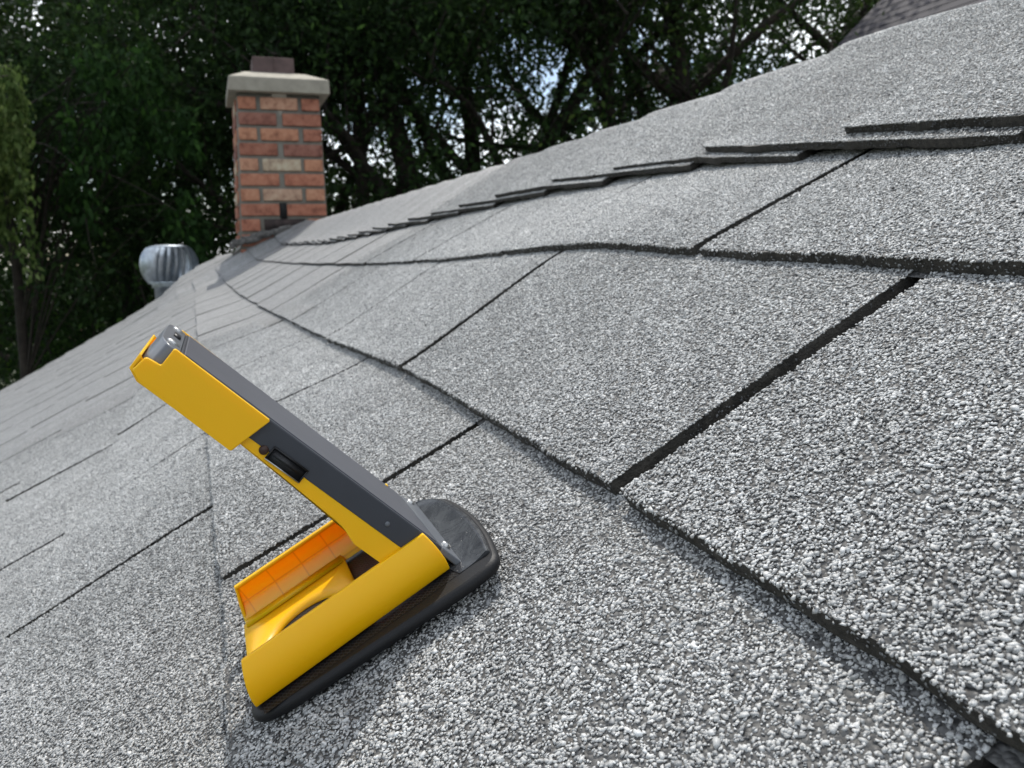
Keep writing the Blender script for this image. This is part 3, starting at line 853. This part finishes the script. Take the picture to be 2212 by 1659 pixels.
# tray: floor with round hole, two curved walls
mb = MB()
hc = np.array([-3.95, 25.9]); hr = 1.46
def tray_floor():
    na = 96
    a = np.linspace(0, 2 * np.pi, na, endpoint=False)
    xl, xr_, yl, yr = -6.12, -1.95, 23.42, 28.9
    outer = []
    for t_ in a:
        dx, dy = math.cos(t_), math.sin(t_)
        k = min([v for v in ((xr_ - hc[0]) / dx if dx > 1e-6 else 9e9, (xl - hc[0]) / dx if dx < -1e-6 else 9e9, (yr - hc[1]) / dy if dy > 1e-6 else 9e9, (yl - hc[1]) / dy if dy < -1e-6 else 9e9)])
        outer.append((hc[0] + dx * k, hc[1] + dy * k))
    outer = np.array(outer); inner = hc + hr * np.stack([np.cos(a), np.sin(a)], -1)
    inner2 = hc + (hr + .28) * np.stack([np.cos(a), np.sin(a)], -1)
    rings = [(inner, .72), (inner, .80), (inner2, .92), (outer, .98), (outer, .80)]
    P = np.stack([np.array([G(p[0], p[1], z) for p in r_]) for r_, z in rings], 1)
    return np.concatenate([P, P[:1]], 0)
mb.grid(tray_floor())
part(mb, 'tray', [m_yellow])
tray = bpy.data.objects.get('tray')
def wall(yb, ym, yt, th, x0, x1, z0, z1, name, mat, nx=2, slant=(0, 0)):
    zs = np.linspace(0, 1, 13)
    yy = (1 - zs)**2 * yb + 2 * zs * (1 - zs) * ym + zs**2 * yt
    zz = z0 + (z1 - z0) * zs
    prof = [(y, z) for y, z in zip(yy, zz)]
    inn = [(y + th, z) for y, z in zip(yy, zz)][::-1]
    if th > 0: inn[0] = (inn[0][0], inn[0][1] - .03)
    ring = np.array(prof + inn)
    xs = np.linspace(x0, x1, nx); mbw = MB()
    bulge = .08
    P = np.zeros((nx, len(ring) + 1, 3))
    for i, x in enumerate(xs):
        for j in range(len(ring) + 1):
            y, z = ring[j % len(ring)]
            q = (z - z0) / (z1 - z0)
            xx = x + (bulge * 4 * q * (1 - q) * (-1 if i == 0 else 1) if (i == 0 or i == nx - 1) else 0) + (slant[0] * q if i == 0 else 0) + (slant[1] * q if i == nx - 1 else 0)
            P[i, j] = G(xx, y, z)
    mbw.grid(P)
    n = len(prof)
    for i in (0, nx - 1):
        mbw.grid(np.stack([P[i, :n], P[i, n:2 * n][::-1]], 1))
    return part(mbw, name, [mat], bevel=.0004)
wall(23.22, 22.85, 23.32, .20, -6.08, .88, .80, 2.28, 'front_wall', m_yellow, 8, (.45, -.1))
wall(28.72, 29.45, 28.95, .12, -6.08, .88, .80, 2.25, 'back_wall', m_orange, 8, (.45, -.1))
# thin yellow frame round the orange panel
mb = MB()
mb.box(G(-2.4, 29.02, 2.27), (.0652, .0022, .0011))
mb.box(G(-5.84, 29.10, 1.52), (.0011, .0022, .0150), np.array(Matrix.Rotation(math.radians(17), 3, 'Y')))
part(mb, 'rim', [m_yellow], bevel=.0004)
mb = MB()
mb.prism([G(-5.9, 28.95, .93), G(-5.9, 28.1, .975), G(.8, 28.1, .975), G(.8, 28.95, .93), G(.8, 28.95, 1.1), G(-5.9, 28.95, 1.1)][:0] or [G(-6.0, 28.9, .9), G(-6.0, 28.35, .985), G(-6.0, 28.9, 1.06)], G(-2, 0, 0) - G(-6.0, 0, 0), 0)
part(mb, 'fillet', [m_yellow])

# arm ---------------------------------------------------------------
ax_a = np.array([-.311, 0, .950]); ax_p = np.array([.950, 0, .311]); ax_y = np.array([0, 1.0, 0])
YN, YF = 23.45, 29.35
def A(l, q, y): # along, outward offset, y in cm
    return G(1.03, y, 1.5) + (ax_a * l + ax_p * q) / 100
def extr(poly, ya, yb, mb=None, m=0):
    mb = mb or MB()
    mb.prism([A(l, q, ya) for l, q in poly], A(0, 0, yb) - A(0, 0, ya), m); return mb
# grey housing with rounded far end, bevelled foot
part(extr([(-.75, -.45), (-.1, 0), (9.72, 0), (9.72, -.76), (.9, -.76)], YN, YF), 'housing', [m_grey], bevel=.0006, bseg=3)
end_poly = rounded([(9.74, YN), (10.12, YN), (10.36, YN + .6), (10.40, (YN + YF) / 2), (10.36, YF - .6), (10.12, YF), (9.74, YF)], .35, 6)
mb = MB(); mb.prism([A(l, .0, y) for l, y in end_poly], -ax_p * .0105, 0)
cap_end = part(mb, 'end_cap', [m_grey2], bevel=.0007, bseg=3)
# lip plate at the foot
mb = MB()
for_l = [A(-.05, .015, YN - .05), A(-.05, .015, YF + .05), A(-.78, .12, YF + .35), A(-.95, .02, YN - .1)]
mb.prism(for_l, -ax_p * .0022, 0)
lip = part(mb, 'foot_lip', [m_grey2], bevel=.0005, bseg=3)
# raised panel on top
part(extr([(.15, .035), (9.62, .035), (9.62, -.05), (.15, -.05)], YN + .16, YF - .16), 'top_panel', [simple('solar_grey_panel', (.075, .078, .092), .45, spec=.35, bump=.05, bscale=2500, noise=.06, nscale=70)], bevel=.0003)
# yellow lower shell
part(extr([(1.0, -.765), (6.95, -.765), (6.95, -1.06), (2.75, -1.30), (2.35, -1.50), (1.0, -1.50)], YN + .01, YF - .01), 'lower_shell', [m_yellow], bevel=.0006)
# yellow sleeve over the far end: near side, underside, far side, end lip
sl = MB()
near = rounded([(6.70, .0), (9.93, .02), (9.90, -.56), (10.34, -.62), (10.38, -1.1), (10.05, -1.26), (7.0, -1.34), (6.93, -1.0)], .05, 3)
sl.prism([A(l, q, YN - .22) for l, q in near], A(0, 0, YN) - A(0, 0, YN - .22), 0)
part(sl, 'side_sleeve', [m_yellow], bevel=.0008, bseg=3)
sl = MB()
sl.prism([A(l, q, YF) for l, q in near], A(0, 0, YF + .16) - A(0, 0, YF), 0)
part(sl, 'side_sleeve', [m_yellow], bevel=.0008, bseg=3)
part(extr([(7.0, -1.34), (7.0, -1.08), (10.42, -1.06), (10.43, -.66), (10.50, -.66), (10.47, -1.12), (10.1, -1.30)], YN - .05, YF + .03), 'under_sleeve', [m_yellow], bevel=.0006)
# screws and slot on the end cap
def disc(mb, c, r_, ax, h, m=0, seg=20):
    ax = np.array(ax) / np.linalg.norm(ax); u = np.cross(ax, [0, 1, 0.01]); u /= np.linalg.norm(u); w = np.cross(ax, u)
    mb.lathe([(0, h), (r_ * .7, h * .85), (r_, h * .3), (r_, -h)], c, seg, m, axis=np.stack([u, w, ax], 1))
for (l, y) in ((10.0, YN + 1.0), (10.0, YF - .8)):
    mb = MB(); disc(mb, A(l, .0, y), .0020, ax_p, .0007); part(mb, 'screw', [m_steel], smooth=True, parent=cap_end)
mb = MB(); mb.box(A(9.98, .005, (YN + YF) / 2 + .15), (.0022, .0085, .0010), np.stack([ax_a, ax_y, ax_p], 1)); part(mb, 'slot', [m_port], parent=cap_end)
for (l, y) in ((-.45, YN + .75), (-.42, YF - .3)):
    mb = MB(); disc(mb, A(l, .07, y), .0017, ax_p, .0008); part(mb, 'screw', [m_steel], smooth=True, parent=lip)
# socket in the near side
mb = MB()
xx = np.stack([ax_a, ax_y, ax_p], 1)
cU = A(5.50, -.76, YN - .0)
for (dl, dq, wl_, wq) in ((0, .215, 1.24, .05), (0, -.205, 1.24, .03), (.60, 0, .04, .38), (-.60, 0, .04, .38)):
    mb.box(cU + (ax_a * dl + ax_p * dq) / 100 - ax_y * .0002, (wl_ / 100, .0012, wq / 100), xx, 1 if dq < 0 else 0)
port = part(mb, 'socket', [m_port, m_steel])
mb = MB(); mb.box(cU - ax_y * .0001, (.0116, .0008, .0038), xx); mb.box(cU - ax_y * .0006 + ax_p * .0004, (.0100, .0008, .0012), xx); part(mb, 'socket_opening', [m_port], parent=port)
mb = MB(); disc(mb, A(6.28, -.80, YN - .01), .0014, [0, -1, 0], .0006); part(mb, 'button', [simple('dark_brown_button', (.035, .012, .006), .5)], smooth=True)
mb = MB(); disc(mb, A(1.9, -.42, YN - .005), .0008, [0, -1, 0], .0004); part(mb, 'rivet', [m_grey2], smooth=True)
# hinge block under the foot
mb = MB(); mb.box(G(.55, 26.3, 1.0), (.012, .052, .006)); part(mb, 'hinge', [m_blackp], bevel=.001)

# ------------------------------------------------------------------ ground
mb = MB()
mb.quads([[-600, -600, 0], [600, -600, 0], [600, 900, 0], [-600, 900, 0]], [[0, 1, 2, 3]])
g_ = mb.build('ground', [m_ground]); tag(g_, kind='structure')

# ------------------------------------------------------------------ neighbouring house, upper right
nb = empty('neighbouring_house', (12, 10, 0))
tag(nb, 'house with a steep dark purple-grey shingle roof behind the ridge at top right', 'house')
Pa = at(1742, 168, 8.6)
beta = math.radians(41.5)
tv = np.array([math.cos(beta), 0, math.sin(beta)])
A0 = Pa - tv * 2.6; B0 = Pa + tv * 6.4
m_nroof, nt, b = new_mat('dark_shingles')
tc = N(nt, 'ShaderNodeTexCoord'); mp = N(nt, 'ShaderNodeMapping')
brk = N(nt, 'ShaderNodeTexBrick', Scale=1.0)
brk.inputs['Brick Width'].default_value = .33; brk.inputs['Row Height'].default_value = .14; brk.inputs['Mortar Size'].default_value = .006
brk.inputs['Color1'].default_value = (.028, .025, .033, 1); brk.inputs['Color2'].default_value = (.04, .036, .045, 1); brk.inputs['Mortar'].default_value = (.018, .017, .022, 1)
nt.links.new(tc.outputs['UV'], brk.inputs[0]); nt.links.new(brk.outputs[0], b.inputs['Base Color']); b.inputs['Roughness'].default_value = .85
mb = MB()
ny = 2; Y0, Y1 = Pa[1] - 14, Pa[1]
nrm = np.array([-math.sin(beta), 0, math.cos(beta)])
nrow = 64
for k in range(nrow):
    l0 = k * 9.0 / nrow; l1 = (k + 1) * 9.0 / nrow + .03
    a = A0 + tv * l0; b_ = A0 + tv * l1
    mb.quads([[a[0], Y0, a[2]] + nrm * .006, [a[0], Y1, a[2]] + nrm * .006, [b_[0], Y1, b_[2]], [b_[0], Y0, b_[2]]], [[0, 1, 2, 3]], 0)
    mb.quads([[a[0], Y0, a[2]] + nrm * .006, [a[0], Y1, a[2]] + nrm * .006, [a[0], Y1, a[2]] - nrm * .005, [a[0], Y0, a[2]] - nrm * .005], [[3, 2, 1, 0]], 0)
nro = mb.build('roof', [m_nroof], nb)
uv = nro.data.uv_layers.new(name='UVMap')
co = np.zeros(len(nro.data.vertices) * 3); nro.data.vertices.foreach_get('co', co); co = co.reshape(-1, 3)
li = np.zeros(len(nro.data.loops), int); nro.data.loops.foreach_get('vertex_index', li)
uvs = np.stack([co[li, 1], (co[li] - A0) @ tv], -1); uv.data.foreach_set('uv', uvs.astype(np.float32).ravel())
mb = MB()
mb.prism([[A0[0] + .4, Y0 + .3, 0], [A0[0] + .4, Y0 + .3, A0[2] + .2], [B0[0], Y0 + .3, B0[2] - .35], [B0[0] + 6, Y0 + .3, B0[2] - 6], [B0[0] + 6, Y0 + .3, 0]], (0, 13.5, 0), 0)
mb.build('wall', [m_wall], nb)
mb = MB()
mb.quads([[B0[0], Y0, B0[2]], [B0[0], Y1, B0[2]], [B0[0] + 6.3, Y1, B0[2] - 6], [B0[0] + 6.3, Y0, B0[2] - 6]], [[0, 1, 2, 3]], 0)
mb.build('roof', [m_nroof], nb)

for ch in list(bpy.data.objects):
    if ch.parent is nb: ch.location = -nb.location

# ------------------------------------------------------------------ trees
def leaves(mb, C, rad, nper, size, droop=.3, r=None, m=0, flat=1.0, bias=0.0):
    """C (k,3) cluster centres; nper leaves round each"""
    r = r or rng
    k = len(C); n = k * nper
    c = np.repeat(C, nper, 0) + r.normal(0, 1, (n, 3)) * rad * np.array([1, 1, flat])
    ln = size * r.uniform(.6, 1.35, n); wd = ln * r.uniform(.38, .55, n)
    d = r.normal(0, 1, (n, 3)); d[:, 2] -= droop * 2; d /= np.linalg.norm(d, axis=1)[:, None]
    e = np.cross(d, r.normal(0, 1, (n, 3))); e /= np.linalg.norm(e, axis=1)[:, None]
    v = np.stack([c, c + d * ln[:, None] * .45 + e * wd[:, None] * .5, c + d * ln[:, None], c + d * ln[:, None] * .45 - e * wd[:, None] * .5], 1)
    g = np.clip(np.repeat(r.uniform(0, .8, k), nper) * .5 + r.uniform(0, .6, n) + bias, 0, 1)
    i = np.arange(n * 4).reshape(n, 4)
    mb.quads(v.reshape(-1, 3), i, m, np.repeat(g, 4))

def branch(p0, dirv, length, r, bend=.25, n=7, up=.0):
    pts = [np.array(p0, float)]; d = np.array(dirv, float); d /= np.linalg.norm(d)
    for i in range(n):
        d = d + r.normal(0, bend / 2, 3); d[2] += up; d /= np.linalg.norm(d)
        pts.append(pts[-1] + d * length / n)
    return np.array(pts)

def make_tree(name, base, H, seed, label, group, trunk_r=.18, lean=(0, 0), crown_lo=.35, spread=.33, mat=None, ncl=260, nper=90, lsize=.085, nl=11, fork=False, crad=.30, keepf=None):
    r = np.random.default_rng(seed)
    root = empty(name, (base[0], base[1], 0))
    tag(root, label, 'tree', group)
    tb = MB()
    tr = branch((0, 0, -.1), (lean[0], lean[1], 1), H * .93, r, .10, 12)
    tb.tube(tr, np.linspace(trunk_r, trunk_r * .22, len(tr)), 10)
    stems = [tr]
    if fork:
        f2 = branch(tr[4], (lean[0] + .55, lean[1], 1.0), H * .55, r, .12, 9, .04); tb.tube(f2, np.linspace(trunk_r * .62, trunk_r * .15, len(f2)), 8); stems.append(f2)
        f3 = branch(tr[5], (lean[0] - .6, lean[1] + .2, 1.0), H * .45, r, .12, 9, .04); tb.tube(f3, np.linspace(trunk_r * .5, trunk_r * .12, len(f3)), 8); stems.append(f3)
    cl = []
    for k in range(nl):
        st = stems[k % len(stems)]
        q = r.uniform(crown_lo, .95); idx = min(len(st) - 2, int(q * (len(st) - 1)))
        p = st[idx]; a = k * 2.4 + r.uniform(-.4, .4)
        ll = H * spread * r.uniform(.7, 1.15) * (1.15 - .55 * q)
        b1 = branch(p, (math.cos(a), math.sin(a), r.uniform(.25, .9)), ll, r, .22, 7, .02)
        tb.tube(b1, np.linspace(trunk_r * .34, trunk_r * .06, len(b1)), 6)
        for j in range(5):
            i2 = r.integers(2, len(b1)); dd = b1[i2] - b1[i2 - 1]; dd /= np.linalg.norm(dd)
            b2 = branch(b1[i2], dd + r.normal(0, .6, 3), ll * r.uniform(.3, .6), r, .3, 5, -.03)
            tb.tube(b2, np.linspace(trunk_r * .09, trunk_r * .02, len(b2)), 4)
            cl += [b2[-1], b2[-2], b2[-3]]
        cl += [b1[-1], b1[-2], b1[-3]]
    cl = np.array(cl)
    k = r.integers(0, len(cl), ncl)
    C = cl[k] + r.normal(0, 1, (ncl, 3)) * np.array([.45, .45, .35])
    C = C[C[:, 2] > H * crown_lo * .8]
    if keepf is not None:
        Cw = C + np.array([base[0], base[1], 0]); C = C[keepf(Cw, r)]
    tb.build('trunk', [m_bark], root, smooth=True)
    lb = MB(); leaves(lb, C, crad, nper, lsize, .35, r)
    lb.build('crown', [mat or m_leaf], root)
    return root

def gxy(px, D):
    p = at(px, 560, D); return (p[0], p[1])

HOLES = [(745, 285, 60, 65), (1010, 285, 115, 45), (1200, 150, 55, 60), (1420, 150, 45, 65), (1565, 70, 40, 60), (1735, 100, 85, 60), (1310, 255, 70, 30),
         (900, 190, 50, 35), (1100, 60, 35, 30), (860, 330, 45, 30), (1640, 30, 40, 40), (1120, 215, 45, 35), (400, 165, 32, 28), (545, 275, 24, 18), (560, 40, 22, 22), (255, 60, 20, 16)]
def hole_at(px, py):
    w = 18 * np.sin(px * .05 + py * .03); v = 14 * np.sin(py * .06 - px * .04)
    return np.max([np.exp(-((px + w - a) / c)**2 - ((py + v - b_) / d)**2) for a, b_, c, d in HOLES], axis=0)
def sky_holes(Cw, r):
    """thin the foliage in the band where the photo's canopy opens"""
    px, py, dz = proj(Cw)
    dens = np.ones(len(Cw))
    u = (px - 700) / 1200
    band = (px > 680) & (py > 60) & (py < 400)
    h = np.sin(px * .021 + 1.3) * np.sin(py * .033 + .4) + .6 * np.sin(px * .047 + py * .03)
    dens = np.where(band, np.where(h > .3, .5, .9), .95) * np.clip(1.05 - 1.15 * hole_at(px, py), .04, 1)
    return r.random(len(Cw)) < dens

TG = 'tall trees standing beyond the roof'
specs = [
 # px, depth, H, seed, trunk_r, lean, fork, label
 (-140, 12.0, 11, 21, .17, (.05, 0), False, 'dark leafy tree cut by the left edge of the photo, behind the hanging pale branches', m_leaf),
 (110, 13.0, 12, 22, .20, (.02, 0), False, 'dark tree left of the turbine vent with low hanging leafy branches', m_leaf),
 (300, 14.5, 12, 23, .19, (-.03, 0), True, 'dark dense tree rising straight above the turbine vent', m_leaf2),
 (470, 12.5, 11, 24, .18, (.04, 0), False, 'dark tree between the turbine vent and the brick chimney', m_leaf),
 (640, 15.0, 12, 25, .20, (0, 0), True, 'dark tree directly behind the brick chimney', m_leaf2),
 (800, 13.5, 11, 26, .15, (-.05, 0), False, 'thin trunked tree close to the right of the chimney', m_leaf),
 (930, 12.5, 12, 27, .23, (.06, 0), True, 'thick forked tree whose leaning trunk stands right of the chimney', m_leaf),
 (1130, 15.0, 13, 28, .19, (-.08, 0), True, 'tree with a limb slanting left over the middle of the ridge', m_leaf2),
 (1330, 13.5, 13, 29, .17, (.03, 0), False, 'straight trunked tree left of the paired trunks above the ridge', m_leaf),
 (1470, 12.5, 13, 30, .22, (-.02, 0), False, 'stout dark trunk, left one of the close pair above the ridge', m_leaf2),
 (1600, 13.5, 12, 31, .20, (.05, 0), True, 'forked dark tree, right one of the close pair above the ridge', m_leaf),
 (1760, 16.0, 10, 32, .15, (-.1, 0), False, 'lighter thin crowned tree beside the neighbouring dark roof', m_leaf2),
 (1930, 18.0, 13, 33, .2, (0, 0), False, 'tree standing behind the rake of the neighbouring dark roof', m_leaf),
]
for (px, D, H, sd, tr_, lean, fork, lab, mt) in specs:
    left = px < 680
    make_tree('tree', gxy(px, D), H, sd, lab, TG, tr_ * (1.0 if left else 1.3), lean, .22 if left else .30, .34, mt, ncl=520 if left else 480, nper=80, lsize=.095, nl=16, fork=fork, crad=.27, keepf=sky_holes)

# far wood behind, one mass
r = np.random.default_rng(77)
n = 5200
px = r.uniform(-400, 2300, n); py = r.uniform(-150, 980, n); D = r.uniform(19, 27, n)
C = np.array([at(a, b_, c) for a, b_, c in zip(px, py, D)])
C = C[C[:, 2] > .1]
px, py, dz = proj(C)
h = np.sin(px * .017 + 2) * np.sin(py * .029) + .7 * np.sin(px * .041 - py * .023)
keep = np.where(px < 640, np.where((h > .3) & (py < 420), .1, .88), np.where(py > 400, .97, np.where((py < 60), .6, np.where(h > .25, .3, .9))))
keep = keep * np.clip(1.0 - 1.5 * hole_at(px, py), 0, 1)
C = C[r.random(len(C)) < keep]
lb = MB(); leaves(lb, C, .36, 26, .26, .3, r)
fw = lb.build('woodland', [m_leaf]); tag(fw, 'dark mass of woodland foliage filling the distance behind the trees', 'woodland', kind='stuff')

# weeping branches at the left edge
def weeping():
    root = empty('weeping_tree', (*gxy(-420, 8.0), 0)); tag(root, 'pale yellow-green weeping tree hanging into the left edge of the photo', 'tree')
    r = np.random.default_rng(5); tb = MB(); lb = MB()
    o = np.array([root.location[0], root.location[1], 0])
    tr = branch((0, 0, 0), (0, 0, 1), 6.2, r, .08, 10); tb.tube(tr, np.linspace(.16, .05, len(tr)), 9)
    C = []
    for k in range(70):
        top = at(r.uniform(-330, 26), r.uniform(140, 260), r.uniform(7.2, 8.6)) - o
        q = tr[r.integers(6, 10)]
        mid = (q + top) / 2 + np.array([0, 0, .35]); arc = np.array([(1 - t)**2 * q + 2 * t * (1 - t) * mid + t * t * top for t in np.linspace(0, 1, 8)])
        tb.tube(arc, np.linspace(.02, .006, 8), 4)
        ln = r.uniform(.5, 1.55); m_ = 20
        hang = top + np.stack([np.cumsum(r.normal(0, .010, m_)), np.cumsum(r.normal(0, .010, m_)), -np.linspace(0, ln, m_)], -1)
        tb.tube(hang, .004, 3); C.append(hang)
    C = np.vstack(C); leaves(lb, C, .045, 11, .075, 1.2, r)
    tb.build('trunk', [m_bark], root, smooth=True); lb.build('crown', [m_leaf_w], root)
weeping()
# nearer hanging spray of fresh leaves, upper left
def spray():
    root = empty('young_tree', (*gxy(60, 9.5), 0)); tag(root, 'slender tree with fresh green drooping sprays at the upper left', 'tree')
    r = np.random.default_rng(15); tb = MB(); lb = MB()
    o = np.array([root.location[0], root.location[1], 0])
    tr = branch((0, 0, 0), (.0, 0, 1), 6.4, r, .06, 10); tb.tube(tr, np.linspace(.10, .03, len(tr)), 8)
    C = []
    for (px_, py_, sp, ln) in ((230, 175, 26, .45), (265, 230, 20, .5), (200, 140, 30, .3), (345, 215, 26, .55), (380, 240, 22, .4), (300, 110, 34, .3), (150, 250, 30, .5), (330, 420, 40, .4), (120, 380, 40, .5)):
        for k in range(3):
            top = at(px_ + r.normal(0, sp), py_ + r.normal(0, sp * .5), 8.6 + r.uniform(-.4, .4)) - o
            q = tr[r.integers(5, 10)]
            arc = np.array([(1 - t) * q + t * top + np.array([0, 0, .25]) * math.sin(t * math.pi) for t in np.linspace(0, 1, 9)])
            tb.tube(arc, np.linspace(.013, .004, 9), 4)
            m_ = 12; hang = top + np.stack([np.cumsum(r.normal(.008, .015, m_)), np.cumsum(r.normal(0, .015, m_)), -np.linspace(0, ln, m_)], -1)
            C.append(hang)
    C = np.vstack(C); leaves(lb, C, .055, 8, .10, 1.0, r)
    tb.build('trunk', [m_bark], root, smooth=True); lb.build('crown', [m_leaf_s], root)
spray()
# shrubs low on the left
def shrub(name, px, D, hgt, wid, seed, label, mat, ncl, nper, lsize, flower=0, zlo=.3):
    root = empty(name, (*gxy(px, D), 0)); tag(root, label, 'shrub')
    r = np.random.default_rng(seed); tb = MB(); lb = MB(); C = []
    for k in range(16):
        b1 = branch((r.normal(0, .08), r.normal(0, .08), 0), (r.normal(0, .35), r.normal(0, .35), 1), hgt * r.uniform(.7, 1.0), r, .16, 8)
        b1[:, :2] *= wid
        tb.tube(b1, np.linspace(.03, .006, len(b1)), 5); C.append(b1[3:])
    C = np.vstack(C); k = r.integers(0, len(C), ncl); C = C[k] + r.normal(0, .22, (ncl, 3)) * np.array([wid, wid, 1]); C = C[C[:, 2] > zlo]
    leaves(lb, C, .16, nper, lsize, .3, r)
    tb.build('stem', [m_bark], root, smooth=True); lb.build('foliage', [mat], root)
    if flower:
        fb = MB(); k = r.integers(0, len(C), flower); top = C[k]; top = top[top[:, 2] > hgt * .55]
        leaves(fb, top, .10, 12, .05, 0, r); fb.build('blossom', [m_flower], root)
shrub('shrub', 130, 10.5, 4.35, 1.0, 41, 'fresh green shrub catching light low at the left', m_leaf_b, 90, 60, .07)
shrub('shrub', -40, 10.0, 3.0, 1.1, 42, 'green shrub at the foot of the trees in the lower left corner', m_leaf_b, 60, 50, .07)
shrub('shrub', 250, 11.0, 3.6, 1.2, 43, 'dim green shrub beneath the turbine vent at the roof edge', m_leaf2, 90, 70, .08)
shrub('flowering_shrub', 478, 10.5, 5.1, .7, 44, 'shrub with pale pink blossom beside the foot of the chimney', m_leaf2, 80, 60, .07, 34)
shrub('flowering_shrub', 255, 12.0, 5.6, .9, 45, 'shrub with sparse pink blossom above and left of the turbine vent', m_leaf2, 80, 60, .07, 22)
